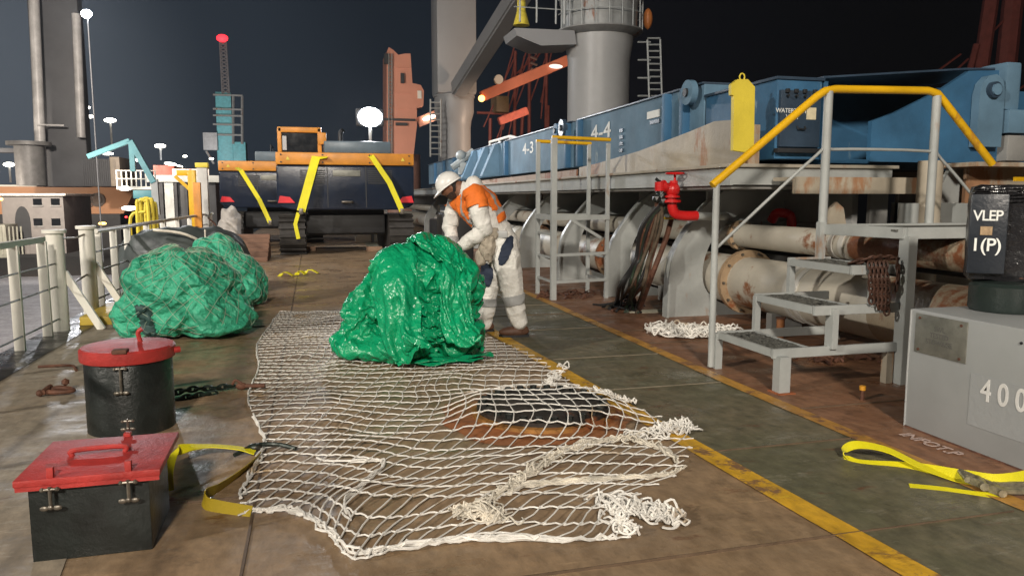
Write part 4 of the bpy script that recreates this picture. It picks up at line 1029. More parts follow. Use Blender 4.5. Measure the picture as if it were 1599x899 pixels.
MB().cyl(p, p+V((0, 0, .085)), .014, n=10).build('shank', mRusty, t); MB().cyl(p+V((0, 0, .075)), p+V((0, 0, .105)), .022, n=10).build('cap', M('orange_cap', (.6, .28, .02), .5), t)
t = thing('deck_stanchion', gz(1218, 520), 'short rusty orange pipe stub standing behind the second step', 'pipe stub'); p = gz(1218, 528)
MB().cyl(p, p+V((0, 0, .2)), .04, n=14).build('stub', M('stub_orange', (.35, .14, .05), .6, var=.4, scale=9), t); MB().cyl(p+V((0, 0, .2)), p+V((0, 0, .215)), .05, n=14).build('stub_cap', mRusty, t)
p = gz(1300, 528); mb = MB(); mb.lathe([(.08, 0), (.05, .05), (.035, .15), (.03, .17)], p, 16); tag(mb.build('plastic_cone', mWhite), 'small white cone shaped fitting on the deck behind the steps', 'fitting')

# white rope pile
rp_ = thing('rope_pile', gz(1070, 518), 'loose pile of thin white rope on deck beside the steps', 'rope')
mb = MB(); rnd = random.Random(5)
for k in range(120):
    px_ = rnd.uniform(1022, 1150); p = gz(px_, 512+rnd.uniform(-3, 12)+(px_-1022)*.05, .02); a = rnd.uniform(0, 6.3); rr = rnd.uniform(.04, .12)
    pts = [p+V((math.cos(a+i*.7)*rr*(1+.5*noise.noise(V((i, k, 1)))), math.sin(a+i*.7)*rr*.9, .01+abs(noise.noise(V((i*.6, k, 9))))*.11)) for i in range(9)]
    mb.tube(pts, .0085, 5, 3)
mb.build('strands', mRope, rp_)

# =====================================================================
# GREY CABINET "400" AND BLACK-WRAPPED UNIT
# =====================================================================
cb_ = thing('grey_cabinet', (3.9, 2.6, 0), 'smooth pale grey steel cabinet marked 400 in white at the right edge', 'cabinet')
MB().box((3.50, 1.2, .0), (4.9, 3.78, .735), .012).build('body', mPanel, cb_)
MB().tube([(3.498, 3.775, .0), (3.497, 3.777, .35), (3.498, 3.775, .73)], .006, 6).build('weld_bead', mPanel, cb_)
MB().tube([(3.498, y_, .004) for y_ in (1.3, 2, 3, 3.77)], .008, 6).build('weld_bead', mRusty, cb_)
MB().box((3.494, 3.36, .48), (3.5, 3.735, .715), .002).build('name_plate', mPlate, cb_)
MB().box((3.497, 1.6, .15), (3.499, 3.32, .44)).build('repaint_patch', M('patch_repaint', (.33, .345, .35), .4, var=.05), cb_)
for y, z in ((3.40, .50), (3.40, .69), (3.70, .50), (3.70, .69)): MB().cyl((3.488, y, z), (3.495, y, z), .008, n=8).build('plate_rivet', mRusty, cb_)
mb = MB(); mb.cyl((3.495, 3.03, .66), (3.50, 3.03, .66), .008, n=8); mb.build('hole', mDark, cb_)
text('cabinet_number', '4 0 0', (3.4955, 3.11, .36), .17, (0, -1, 0), (0, 0, 1), M('chalk_white', (.7, .7, .68), .8, bump=0), cb_, .0012, 1.0, .8)
text('plate_lettering', 'SWL\nTESTED\nSTOWAGE', (3.4925, 3.55, .60), .04, (0, -1, 0), (0, 0, 1), M('plate_ink', (.12, .12, .11), .6), cb_, .0005)
o = text('chalk_writing', 'INFOT.P', (3.36, 3.43, .012), .12, (.03, -1, 0), (1, .03, 0), M('chalk_line', (.45, .34, .30), .9, var=.4, scale=30), None, .001, 1.0, .9); tag(o, 'faded pink white chalk letters on the deck beside the grey cabinet', 'writing')
pu = aY(1518, 290, 3.62); hU = pu.z - aY(1518, 436, 3.62).z
bu = thing('wrapped_control_unit', (pu.x, pu.y, .735), 'black plastic wrapped control unit with white lettering above the grey cabinet', 'control unit', rz=R(-40))
zb = pu.z-.735; za = zb-hU
mb = MB(); mb.box((.015, .03, za-.01), (.55, .36, zb), .045)
bmesh.ops.subdivide_edges(mb.bm, edges=mb.bm.edges[:], cuts=6, use_grid_fill=True)
for v in mb.bm.verts: v.co += V((noise.noise(v.co*9), noise.noise(v.co*9+V((5, 0, 0))), noise.noise(v.co*9+V((0, 7, 0)))))*.016
mb.build('wrapped_body', mSheet, bu, local=True)
MB().box((0, -.01, za+.04), (.19, .06, zb-.05), .008).build('name_panel', M('navy_black', (.012, .017, .025), .35), bu, local=True)
zc = (za+zb)/2
MB().box((.055, -.017, zc-.01), (.115, -.0105, zc+.04)).build('gauge_window', M('gauge', (.5, .36, .22), .25, metal=.3, var=.4, scale=30), bu, local=True)
wm = wmat(bu); rr_ = wm.to_3x3() @ V((1, 0, 0))
text('unit_lettering', '1(P)', wm @ V((.09, -.012, zc-.07)), .105, rr_, (0, 0, 1), mWhiteP, bu, .001, .95, .95)
text('unit_lettering', 'VLEP', wm @ V((.09, -.012, zc+.10)), .085, rr_, (0, 0, 1), mWhiteP, bu, .001, .9, .9)
mb = MB()
for k in range(5): mb.tube([(.01, .02, zb-.02-k*.012), (.25, .01, zb-.005-k*.02), (.5, .03, zb-.02-k*.01)], .004, 5, 5)
mb.build('plastic_fold', mSheet, bu, local=True)
MB().lathe([(.09, .16), (.09, za)], (.28, .17, 0), 20).build('neck', mDark, bu, local=True)
MB().lathe([(.19, .002), (.2, .02), (.2, .15), (.18, .17), (.1, .18)], (.23, .12, 0), 28).build('drum_base', M('dark_green_black', (.02, .03, .027), .35), bu, local=True)
MB().lathe([(.14, .20), (.14, .235)], (.28, .17, 0), 20).build('flange_ring', mRusty, bu, local=True)

# =====================================================================
# EXCAVATORS
# =====================================================================
def excavator(name, X0, Y0, w_, label, cabside=True, group='crawler excavators lashed on deck'):
    """rear of a crawler machine seen from behind; X0,Y0 = rear left corner"""
    t = thing(name, (X0+w_/2, Y0+1.5, 0), label, 'excavator', group)
    s = w_/3.35
    prof = [(0, 1.25), (.12*s, 1.16), (.4*s, 1.10), (w_-.4*s, 1.10), (w_-.12*s, 1.16), (w_, 1.25), (w_, 2.19), (0, 2.19)]
    mb = MB(); mb.prism([(X0+x, Y0, z) for x, z in prof], (0, 1.6, 0))
    bmesh.ops.bevel(mb.bm, geom=mb.bm.edges[:], offset=.05, segments=3, affect='EDGES', profile=.6); mb.build('counterweight', mNavyB, t)
    MB().box((X0-.005, Y0-.03, 2.20), (X0+w_+.005, Y0+3.2, 2.50), .04).build('orange_band', mOrange, t)
    for k in range(2):
        mb = MB(); xg = X0+(.55 if k == 0 else w_-1.15)
        for j in range(7): mb.box((xg, Y0-.012, 1.75+j*.05), (xg+.6, Y0+.02, 1.775+j*.05))
        mb.build('louvre_grille', mDark, t)
    for xg in (X0+w_*.36, X0+w_*.64): MB().box((xg-.012, Y0-.008, 1.16), (xg+.012, Y0+.02, 2.17)).build('panel_seam', mDark, t)
    mb = MB(); mb.tube([(X0+w_/2-.12, Y0-.02, 1.3), (X0+w_/2-.1, Y0-.14, 1.3), (X0+w_/2+.1, Y0-.14, 1.3), (X0+w_/2+.12, Y0-.02, 1.3)], .03, 8, 4); mb.build('tow_eye', mSteel, t)
    for xg in (X0+.12, X0+w_-.12, X0+w_*.33, X0+w_*.67):
        for zg in (2.26, 2.44): MB().cyl((xg, Y0-.045, zg), (xg, Y0-.02, zg), .022, n=6).build('bolt', mDark, t)
    mb = MB(); mb.box((X0+w_*.40, Y0-.02, 1.93), (X0+w_*.60, Y0+.01, 2.08), .005); mb.build('number_plate', mPlate, t)
    mb = MB()
    for xg in (X0+w_-1.5, X0+w_-.7): mb.tube([(xg, Y0+.2, 2.5), (xg, Y0+.2, 3.0), (xg, Y0+1.8, 3.0), (xg, Y0+1.8, 2.5)], .02, 6)
    if not cabside: mb.build('guard_rail', mDark, t)
    MB().box((X0+.1, Y0+1.6, 1.15), (X0+w_-.1, Y0+3.2, 2.19), .03).build('upper_body', mNavyB, t)
    MB().box((X0+1.15*s, Y0+.15, 2.505), (X0+w_-.55*s, Y0+2.2, 2.80), .04).build('engine_cover', M('slate_cover', (.10, .14, .17), .35), t)
    if cabside:
        a = X0+.02; b = X0+1.0; y = Y0+.9; z = 3.16
        mb = MB()
        for (x, yy) in ((a, y), (b, y), (a, y+1.6), (b, y+1.6)): mb.box((x, yy, 2.5), (x+.10, yy+.1, z), .015)
        mb.box((a, y, z-.12), (b+.1, y+1.7, z+.02), .03); mb.box((b, y-.05, 2.75), (b+.22, y+.2, 3.05), .03)
        mb.build('cab_frame', mOrange, t)
        MB().box((a+.04, y+.03, 2.51), (b+.06, y+1.6, z-.13)).build('cab_glass', mGlass, t)
        MB().box((a+.12, y-.0, 2.6), (a+.22, y+.02, 2.95)).build('lamp_glass', mRefl, t)
        mb = MB(); mb.tube([(a+1.55, y, 2.8), (a+1.56, y, 3.05), (a+1.62, y-.05, 3.12)], .06, 10, 4); mb.build('exhaust', mDark, t)
    for x in (X0+.03, X0+w_-.63):
        mb = MB(); pr = []
        for k in range(9): an = -math.pi/2-math.pi*k/8; pr.append((Y0+.45+.47*math.cos(an), .48+.47*math.sin(an)))
        for k in range(9): an = math.pi/2-math.pi*k/8; pr.append((Y0+3.6+.47*math.cos(an), .48+.47*math.sin(an)))
        mb.prism([(x, yy, zz) for yy, zz in pr], (.6, 0, 0)); tr = mb.build('track', mTrack, t)
        mb = MB()
        for k in range(9): an = math.pi/2+math.pi*k/8; cy_, cz = Y0+.45+.50*math.cos(an), .48+.50*math.sin(an); mb.box((x-.02, cy_-.02, cz-.03), (x+.62, cy_+.02, cz+.03), 0, Matrix.Rotation(an, 3, 'X'))
        mb.build('track_shoe', mTrack, tr)
    MB().box((X0+.7, Y0+.7, .45), (X0+w_-.7, Y0+3.2, 1.12), .05).build('undercarriage', mDark, t)
    mb = MB(); mb.box((X0+.66, Y0+.55, .5), (X0+w_-.7, Y0+.62, .98), .03); mb.build('belly_plate', mBlackM, t)
    for s0, xx in ((1, X0+.02), (-1, X0+w_-.02)):
        mb = MB(); mb.prism([(xx, Y0-.035, 1.28), (xx+s0*.40, Y0-.035, 1.28), (xx+s0*.28, Y0-.035, 1.42), (xx+s0*.05, Y0-.035, 1.45)], (0, .02, 0)); mb.build('red_reflector', M('red_reflector', (.7, .02, .03), .4), t)
    for s0, xx in ((1, X0+.28), (-1, X0+w_-.28)):
        mb = MB(); mb.prism([(xx-.05, Y0-.04, 2.31), (xx+.05, Y0-.04, 2.31), (xx, Y0-.04, 2.40)], (0, .006, 0)); mb.build('warning_mark', mYelL, t)
    return t
e1 = excavator('crawler_excavator', -.83, 19.3, 3.33, 'large excavator with navy counterweight, orange band and open cab frame, nearer one')
e2 = excavator('crawler_excavator', -2.68, 24.2, 3.0, 'excavator with orange band half hidden left of and behind the nearer one', False)
def tie(pts, label, w_=.11, hook=True):
    t = thing('tie_down_strap', pts[-1], label, 'strap', 'yellow straps over the excavators')
    MB().ribbon(pts, w_, .012, 0, side=[V((1, 0, 0))]*len(pts)).build('webbing', mStrap, t)
    mb = MB(); p = V(pts[-1]); mb.box(p+V((-.05, -.05, -.07)), p+V((.05, .05, .07)), .01); mb.build('buckle', mSteel, t)
y = 19.2
tie([aY(508, 241, y+.3), aY(505, 246, y), aY(493, 246, y), aY(470, 330, y-.2)] , 'wide yellow strap over the left half of the nearer excavator', .2)
t = [o for o in COL.objects if o.name.startswith('tie_down_strap')][-1]
MB().ribbon([aY(466, 332, y-.21), aY(461, 350, y-.22), aY(466, 373, y-.23)], .09, .012, 0, side=[V((1, 0, 0))]*3).build('loose_end', mStrap, t)
tie([aY(572, 240, y+.3), aY(580, 244, y), aY(608, 285, y-.08), aY(628, 330, y-.2)], 'yellow strap over the right half of the nearer excavator', .13)
y = 23.3
tie([aY(370, 262, y+.3), aY(376, 266, y-.05), aY(405, 312, y-.4), aY(422, 348, y-.6)], 'yellow strap over the farther excavator at left', .12)
# floodlight on mast behind excavator
t = thing('deck_floodlight', aY(578, 240, 24), 'blazing white floodlight on a short mast above the nearer excavator', 'floodlight')
p = aY(578, 183, 24); mb = MB(); mb.box(p+V((-.42, .02, -.26)), p+V((.42, .3, .26)), .04); mb.build('housing', mDark, t)
mb = MB(); mb.ball(p, .36, 3, (1, .15, .8)); mb.build('lamp_face', mLampW, t)
MB().tube([V((p.x, p.y+.1, .0)), V((p.x, p.y+.1, p.z-.25))], .05, 8).build('mast', mGreyD, t)
mb = MB(); mb.box(V((p.x-.5, p.y+.2, 0)), V((p.x+.5, p.y+.9, 2.95)), .04); mb.build('generator_frame', mWhite, t)

# equipment right of excavator (dark)
t = thing('deck_winch', (3.0, 17, 0), 'dark machinery and frames crowded between excavator and coaming', 'machinery')
mb = MB(); mb.box((2.75, 17, 0), (3.35, 18.5, .9), .05); mb.cyl((2.8, 17.3, .95), (3.4, 17.3, .95), .3, n=20); mb.build('frame', mDark, t)
mb = MB(); mb.tube([(2.8, 16.9, .6), (3.0, 16.8, 1.0), (3.4, 16.9, 1.15)], .05, 8, 5); mb.build('hose', mGreyD, t)
t = thing('dark_cabinet', (2.7, 14, 0), 'dark blue black plastic covered cabinet just left of the worker', 'cabinet')
mb = MB(); mb.box((2.25, 13.6, 0), (2.85, 14.2, 1.12), .06); mb.build('cover', mBlackM, t); MB().box((2.3, 13.58, 1.13), (2.82, 14.1, 1.17), .01).build('top', mGreyD, t)
t = thing('timber_chock', gz(590, 392), 'brown timber chocks on the deck under the nearer excavator', 'chocks')
mb = MB()
for x, w_ in ((485, .25), (585, .4)): p = gz(x, 392); mb.box(p+V((-w_/2, 0, 0)), p+V((w_/2, .15, .12)), .01, Matrix.Rotation(.2, 3, 'Z'))
mb.build('blocks', M('timber', (.32, .2, .13), .8), t)

# =====================================================================
# THINGS ON THE LEFT DECK AND QUAY
# =====================================================================
gt = thing('covered_winch', (-1.9, 12.3, 0), 'machine under a dark grey tarpaulin behind the large green bundle', 'covered machine')
mb = MB(); mb.ball((-1.9, 12.4, .45), 1, 5, (.95, .8, .62), fn=lambda q: V((q.x*(1+.12*noise.noise(q*3)), q.y, (q.z if q.z < .4 else .4+(q.z-.4)*.5)+.06*noise.noise(q*5))))
for v in mb.bm.verts: v.co.z = max(v.co.z, 0)
mb.build('grey_cover', mGreyTarp, gt)
mb = MB(); mb.tube([(-2.2, 11.7, .95), (-1.75, 11.6, .88), (-1.3, 11.7, .6)], .02, 6, 5); mb.tube([(-1.5, 11.6, .95), (-1.5, 11.55, .5)], .012, 6); mb.build('lashing_rope', mRopeD, gt)
t = thing('red_black_hoses', gz(192, 445), 'small coil of red and black hose beside the green bundle at the railing', 'hose coil')
p = gz(197, 452)
mb = MB(); mb.tube([p+V((.1*math.cos(k*.8), .06*math.sin(k*.8), .1+.015*k)) for k in range(20)], .02, 6, 3); mb.build('coil', M('dull_red', (.25, .05, .04), .6), t)
mb = MB(); mb.box(p+V((-.2, .1, 0)), p+V((.2, .4, .5)), .03); mb.build('block', mDark, t)
# yellow hoops
t = thing('yellow_vent_hoops', gz(230, 352), 'group of yellow gooseneck hoop pipes behind the railing', 'hoop pipes')
Yh = 15.2
for i, (xa, xb, yt) in enumerate(((216, 233, 312), (222, 240, 310), (229, 245, 316))):
    a = aY(xa, 355, Yh+i*.15); b = aY(xb, 355, Yh+i*.15); zt = aY(xa, yt, Yh).z
    MB().tube([(a.x, a.y, .2), (a.x, a.y, zt-.12), ((a.x*3+b.x)/4, a.y, zt-.02), ((a.x+b.x)/2, a.y, zt), ((a.x+b.x*3)/4, a.y, zt-.02), (b.x, b.y, zt-.12), (b.x, b.y, .2)], .035, 8, 5).build('hoop', mYelL, t)
a = aY(205, 355, Yh); MB().tube([(a.x, a.y, .4), (a.x, a.y, 1.05), (a.x+.25, a.y, 1.15)], .03, 8, 4).build('hoop', mYelL, t)
# white post with yellow cap and L-frame
t = thing('white_post', gz(326, 392), 'thick white post with a yellow cap left of the excavators', 'post')
b = gz(322, 395); Yp = b.y; top = aY(322, 262, Yp)
MB().box((b.x-.12, Yp-.12, 0), (b.x+.12, Yp+.12, top.z), .01).build('shaft', M('post_white', (.55, .54, .50), .5, rust=.2), t)
MB().box((b.x-.15, Yp-.15, top.z+.002), (b.x+.15, Yp+.15, top.z+.12), .01).build('cap', mYelL, t)
mb = MB(); mb.tube([(b.x+.1, Yp-.15, .9), (b.x+.28, Yp-.2, .7), (b.x+.15, Yp-.2, .45)], .02, 6, 5); mb.build('rope_loop', mRusty, t)
t = thing('yellow_gantry', aY(303, 345, 21), 'yellow painted upright frame with a cantilevered arm behind the railing', 'frame')
a = aY(303, 345, 21); z = aY(303, 266, 21).z; x2 = aY(276, 266, 21).x
mb = MB(); mb.box((a.x-.09, 20.9, 0), (a.x+.09, 21.1, z), .01); mb.build('upright', mYel, t)
mb = MB(); mb.box((x2, 20.92, z-.14), (a.x+.1, 21.08, z+.002), .01); mb.bar((a.x-.4, 21, z-.15), (a.x, 21, z-.55), .05, .08); mb.build('arm', mYel, t)
a = aY(322-12, 345, 19); MB().box((a.x-.07, 18.9, 0), (a.x+.07, 19.1, aY(310, 285, 19).z), .01); 
mb = MB(); mb.box((a.x-.08, 18.95, 0), (a.x+.08, 19.1, aY(310, 285, 19).z), .01); tag(mb.build('orange_post', mOrange), 'short orange steel post just left of the thick white post', 'post')
# white bits left of excavator 2
t = thing('white_sacks', gz(362, 378), 'crumpled white sheet and frame between the white post and excavators', 'sheet')
b = gz(360, 388)
mb = MB(); mb.ball((b.x, b.y+.3, .5), 1, 4, (.32, .3, .62), fn=lambda q: q*(1+.3*noise.noise(q*5))); mb.build('sheet', M('dull_white', (.45, .42, .38), .7, var=.2), t)
t = thing('timber_stack', (-1.4, 18.5, 0), 'brown timber dunnage stacked beside the excavator track', 'timber')
mb = MB()
for k in range(6): mb.box((-2.3+.05*k, 17.5+k*.25, .0+.0*k), (-1.0, 17.7+k*.25, .10+.09*k), .01)
mb.build('boards', M('brown_timber', (.20, .11, .07), .8, var=.3), t)

# mooring quay things: far building etc.
def onY(px0, px1, py0, py1, Y): a = aY(px0, py1, Y); b = aY(px1, py0, Y); return a.x, b.x, a.z, b.z
# orange-brown ship hull
hu = thing('moored_ship', (-30, 75, -3.8), 'moored ship with a long orange brown side and dark waterline beyond the quay', 'ship')
x0, x1, z0, z1 = onY(-120, 190, 292, 335, 75)
mb = MB(); mb.prism([(x0, 75, z0), (x1, 75, z0), (x1+1.2, 75, z1), (x0, 75, z1)], (0, 14, 0)); mb.build('hull_side', mHull, hu)
mb = MB(); mb.box((x0, 75.1, -3.8), (x1-.3, 88, z0-.01)); mb.build('lower_hull', mDark, hu)
mb = MB(); mb.box((x0, 74.9, z1+.002), (x1+1.3, 75.1, z1+.15)); mb.build('bulwark_edge', mWhite, hu)
p = aY(152, 312, 74.9); MB().cyl((p.x, 74.88, p.z), (p.x, 74.96, p.z), .62, n=32).build('round_emblem', M('emblem_dark', (.10, .075, .06), .6), hu)
MB().cyl((p.x, 74.80, p.z), (p.x, 74.875, p.z), .36, n=32).build('emblem_centre', M('emblem_mid', (.16, .11, .08), .6), hu)
p = aY(117, 317, 74.9); text('hull_lettering', 'ALS', (p.x, 74.9, p.z), 1.15, (1, 0, 0), (0, 0, 1), M('hull_ink', (.11, .06, .04), .6), hu, .03, 1.1, 1.5)
# dark tower with two bright pipes
t = thing('dark_tower', (-32, 70, 0), 'huge dark grey tower with two pale vertical pipes at upper left', 'tower')
x0, x1, z0, z1 = onY(62, 128, -90, 292, 68)
MB().box((x0, 68, z0), (x1-.6, 69.5, z1+3), .2).build('tower_body', mTower, t)
mPipeB = M('pale_mast_pipe', (.5, .5, .5), .4, var=.3, scale=1)
a = aY(66, 292, 67); b = aY(50, -60, 67); MB().tube([a, b], .38, 12).build('pale_pipe', mPipeB, t)
a = aY(127, 215, 67); b = aY(119, 22, 67); MB().tube([a, b], .32, 12).build('pale_pipe', mPipeB, t)
a = aY(58, 195, 66.5); b = aY(100, 196, 66.5); MB().bar(a, b, .12, .12).build('cross_bar', mPipeB, t)
x0, x1, z0, z1 = onY(36, 62, 228, 290, 66); MB().lathe([(1.0, z0), (1.0, z1), (1.5, z1+.01), (1.5, z1+.3)], (x0+.6, 66, 0), 20).build('side_pedestal', M('pedestal_grey', (.2, .2, .2), .5), t)
x0, x1, z0, z1 = onY(-60, 60, 232, 237, 66); MB().box((x0, 66, z0), (x1, 67, z1)).build('gantry_beam', mTower, t)
t = thing('tower_lamp', aY(135, 60, 44), 'very bright white floodlight beside the top of the dark tower', 'floodlight'); p = aY(135, 22, 44.3)
MB().ball(p, .26, 2, (1, .5, .8)).build('lamp_face', mLampW, t); 
MB().tube([V((p.x, p.y+.2, -2)), V((p.x, p.y+.2, p.z))], .035, 8).build('mast', mTower, t)
# dark container rows
t = thing('dark_container', (-26, 66, 0), 'dark ribbed shipping container standing on the moored ship beside the tower', 'container')
x0, x1, z0, z1 = onY(130, 172, 248, 291, 66)
mb = MB(); mb.box((x0, 66, z0), (x1, 72, z1), .05)
for k in range(14): xx = x0+(x1-x0)*(k+.5)/14; mb.box((xx-.03, 65.93, z0+.1), (xx+.03, 65.99, z1-.1))
mb.build('shell', mTower, t)
x0, x1, z0, z1 = onY(172, 186, 245, 291, 66); t = thing('pale_container', ((x0+x1)/2, 66, 0), 'pale beige container end next to the dark ribbed container', 'container')
MB().box((x0+.05, 66, z0), (x1, 72, z1), .05).build('shell', M('pale_beige', (.45, .38, .30), .5), t); MB().box((x0+.35, 65.95, z0+.2), (x1-.3, 65.99, z1-.2)).build('door', M('pale_beige_door', (.38, .32, .26), .5), t)
# white deckhouse in front
t = thing('quay_building', (-22, 52, -2), 'low grey white quayside building with dark windows and arched doorway', 'building')
x0, x1, z0, z1 = onY(8, 98, 306, 392, 52)
MB().box((x0, 52, -2), (x1, 58, z1), .02).build('wall', M('building_white', (.20, .185, .175), .6, var=.15), t)
MB().box((x0-.2, 51.8, z1+.005), (x1+.2, 58.2, z1+.15), .02).build('roof', mWhite, t)
for (a, b, c_, d) in ((52, 65, 310, 320), (80, 93, 310, 320), (53, 66, 341, 352), (81, 94, 341, 352)):
    q0, q1, r0, r1 = onY(a, b, c_, d, 51.98); f = MB().box((q0, 51.95, r0), (q1, 51.995, r1)).build('window', mGlass, t)
    MB().box((q0-.05, 51.93, r0-.1), (q1+.05, 51.949, r0-.02)).build('sill', mGreyD, f)
q0, q1, r0, r1 = onY(26, 46, 322, 378, 51.98)
pr = [(q0, r0), (q1, r0)]+[((q0+q1)/2+(q1-q0)/2*math.cos(math.pi*k/10), r0+(r1-r0)*.55+(r1-r0)*.45*math.sin(math.pi*k/10)) for k in range(11)]
mb = MB(); mb.prism([(x, 51.96, z) for x, z in pr], (0, .03, 0)); mb.build('arched_doorway', mDark, t)
x0, x1, z0, z1 = onY(-30, 18, 350, 378, 50); t = thing('quay_container', ((x0+x1)/2, 50, -2), 'dull green grey container on the quay at the far left edge', 'container'); mb = MB(); mb.box((x0, 49, -2), (x1, 51, z1), .03)
for k in range(12): mb.box((x0+.2+k*.2, 48.95, -1.8), (x0+.28+k*.2, 49.0, z1-.1))
mb.build('shell', M('dull_green', (.22, .22, .18), .6), t)
# turquoise davit
t = thing('turquoise_davit', aY(208, 330, 40), 'turquoise folded knuckle boom davit on the quay ship at left', 'crane')
for a, b, r in (((137, 245), (203, 220), .16), ((203, 220), (240, 285), .17), ((205, 222), (208, 268), .15)):
    MB().bar(aY(*a, 40), aY(*b, 40), r*1.3, r*1.5, bev=.02).build('boom', mTurq, t)
x0, x1, z0, z1 = onY(208, 238, 297, 310, 40); MB().box((x0, 40, z0), (x1, 40.8, z1), .03).build('turntable', mTurq, t)
MB().bar(aY(241, 280, 40.1), aY(245, 335, 40.1), .3, .3).build('base_post', mGreyC, t)
x0, x1, z0, z1 = onY(186, 245, 288, 296, 42); t = thing('white_walkway', ((x0+x1)/2, 42, z0), 'white railed walkway under the turquoise davit', 'walkway')
MB().box((x0, 41.5, z0), (x1, 42.5, z0+.15)).build('floor', mWhite, t)
for k in range(9): xx = x0+(x1-x0)*k/8; MB().box((xx, 41.5, z0+.15), (xx+.06, 41.56, z0+.95)).build('post', mWhite, t)
for zz in (.5, .9): MB().box((x0, 41.47, z0+zz), (x1, 41.5, z0+zz+.05)).build('rail', mWhite, t)
x0, x1, z0, z1 = onY(240, 335, 285, 350, 46)
t = thing('pale_quay_shed', ((x0+x1)/2, 47, -2), 'pale shed with dark open bays behind the yellow frame', 'shed')
MB().box((x0, 46.5, -2), (x1, 50, z1), .05).build('wall', mDark, t); MB().box((x0-.3, 46.2, z1+.01), (x1+.3, 50, z1+.4), .03).build('roof', mGreyC, t)
for px in (250, 258, 272, 288): xx = aY(px, 320, 46.3).x; MB().box((xx, 46.3, -2), (xx+(.5 if px == 258 else .18), 46.45, z1)).build('column', mGreyC if px == 258 else mDark, t)
t = thing('illuminated_signboard', aY(298, 290, 48), 'brightly lit white and red hoarding behind the yellow frame', 'hoarding')
x0, x1, z0, z1 = onY(270, 326, 264, 290, 48); MB().box((x0, 48, z0), (x1, 48.3, z1), .02).build('panel', M('lit_white', (.6, .55, .52), .6, bump=0), t)
mb = MB(); mb.bar(aY(272, 283, 47.9), aY(300, 268, 47.9), .05, .35); mb.bar(aY(290, 286, 47.9), aY(322, 279, 47.9), .05, .12); mb.build('red_stripe', M('hoarding_red', (.6, .08, .07), .6), t)
x0, x1, z0, z1 = onY(240, 272, 258, 285, 49); t = thing('red_container', ((x0+x1)/2, 49, -2), 'red brown container stack left of the lit hoarding', 'container'); MB().box((x0, 49, -2), (x1, 53, z1), .05).build('shell', M('red_container_paint', (.35, .08, .05), .5), t)
# small lamps
def street(px, py, base, Y, r, label, mat=mLampS, wide=1.8, two=False):
    t = thing('street_lamp', aY(px, base, Y), label, 'lamp', 'harbour lamps in the distance'); p = aY(px, py, Y)
    MB().ball(p, r*.8, 2, (wide, 1, .7)).build('lamp_head', mat, t)
    MB().tube([V((p.x, p.y+.1, aY(px, base, Y).z)), V((p.x, p.y+.1, p.z-r*.6))], max(.05, r*.25), 6).build('pole', mPipeB if base > 225 else mTower, t)
mb = None
street(172, 188, 232, 95, .45, 'tall mast lamp with glowing round head above the turquoise davit')
street(250, 228, 250, 110, .5, 'smaller mast lamp right of the turquoise davit')
street(137, 182, 240, 100, .38, 'lamp close beside the right edge of the dark tower', wide=2.2)
street(137, 168, 240, 100.6, .3, 'dimmer upper lamp of the pair beside the dark tower', wide=1.2)
street(14, 257, 285, 90, .42, 'cold white lamp low at the far left edge', wide=1.6)
for k, (px, py, r, ro, m_, lb) in enumerate(((168, 240, .28, 4, mLampS, 'long white light over the dark container'), (178, 251, .26, 5, mLampS, 'slanting white light above the pale container'), (213, 250, .26, 3.4, mLampS, 'white light right of the davit boom'), (196, 252, .2, 2, mLampS, 'faint white light left of the davit post'), (266, 256, .3, 4, mLampS, 'pair light left above the lit hoarding'), (278, 260, .28, 3.4, mLampS, 'pair light right above the lit hoarding'), (289, 244, .22, 2, mLampS, 'small light high above the hoarding'), (246, 261, .2, 1.5, mLampS, 'small white light over the red container'), (203, 268, .4, 1.5, mLampS, 'bright light behind the white walkway'), (330, 248, .22, 2, mLampS, 'light at the foot of the turquoise tower'), (202, 325, .45, 3.2, mLampS, 'long glowing light above the railing by the hoops'), (160, 349, .3, 2.5, mLampO, 'orange light on the dark hull of the moored ship'), (197, 339, .2, 1.2, mLampR, 'red light above the railing beside the hoops'), (2, 311, .3, 1, mLampO, 'orange light on the ship side at the far left edge'), (195, 294, .45, 3, mLampS, 'glowing light at the bow of the orange ship'))):
    t = tag(MB().ball(aY(px, py, 45 if py > 280 else 92), r*(.5 if py > 280 else 1), 2, (ro*.55, .5, .55), Matrix.Rotation(.12 if k in (1, 4, 5) else 0, 3, 'Y')).build('harbour_light', m_), lb, 'light', 'small harbour lights')

# turquoise quay crane
t = thing('quay_crane', aY(360, 250, 120), 'distant turquoise quay crane tower with a slender mast and red top light', 'crane')
Yc = 120
x0, x1, z0, z1 = onY(341, 380, 145, 262, Yc); mT = M('crane_turquoise', (.16, .50, .55), .5)
MB().box((x0, Yc, z0), (x0+(x1-x0)*.55, Yc+3, z1), .1).build('tower', mT, t); MB().box((x0-.1, Yc+.1, z0), (x1, Yc+3.2, z0+(z1-z0)*.35), .1).build('tower_base', mT, t)
for py in (150, 172, 182, 196, 212):
    a = aY(333, py, Yc); b = aY(379, py, Yc); MB().box((a.x, Yc-.4, a.z), (b.x, Yc-.2, a.z+.25)).build('walkway', mGreyD, t)
for px in (364, 378): a = aY(px, 225, Yc); b = aY(px, 150, Yc); MB().tube([a, b], .2, 6).build('strut', mGreyD, t)
mb = MB(); a = aY(347, 146, Yc); b = aY(358, 146, Yc); c_ = aY(343, 66, Yc); d = aY(353, 66, Yc)
mb.tube([a, c_], .12, 6); mb.tube([b, d], .12, 6)
for k in range(14): p = a.lerp(c_, k/14); q_ = b.lerp(d, (k+1)/14); mb.tube([p, q_], .10, 4); mb.tube([b.lerp(d, k/14), a.lerp(c_, (k+1)/14)], .10, 4)
mb.build('mast', M('mast_grey', (.22, .2, .2), .6), t)
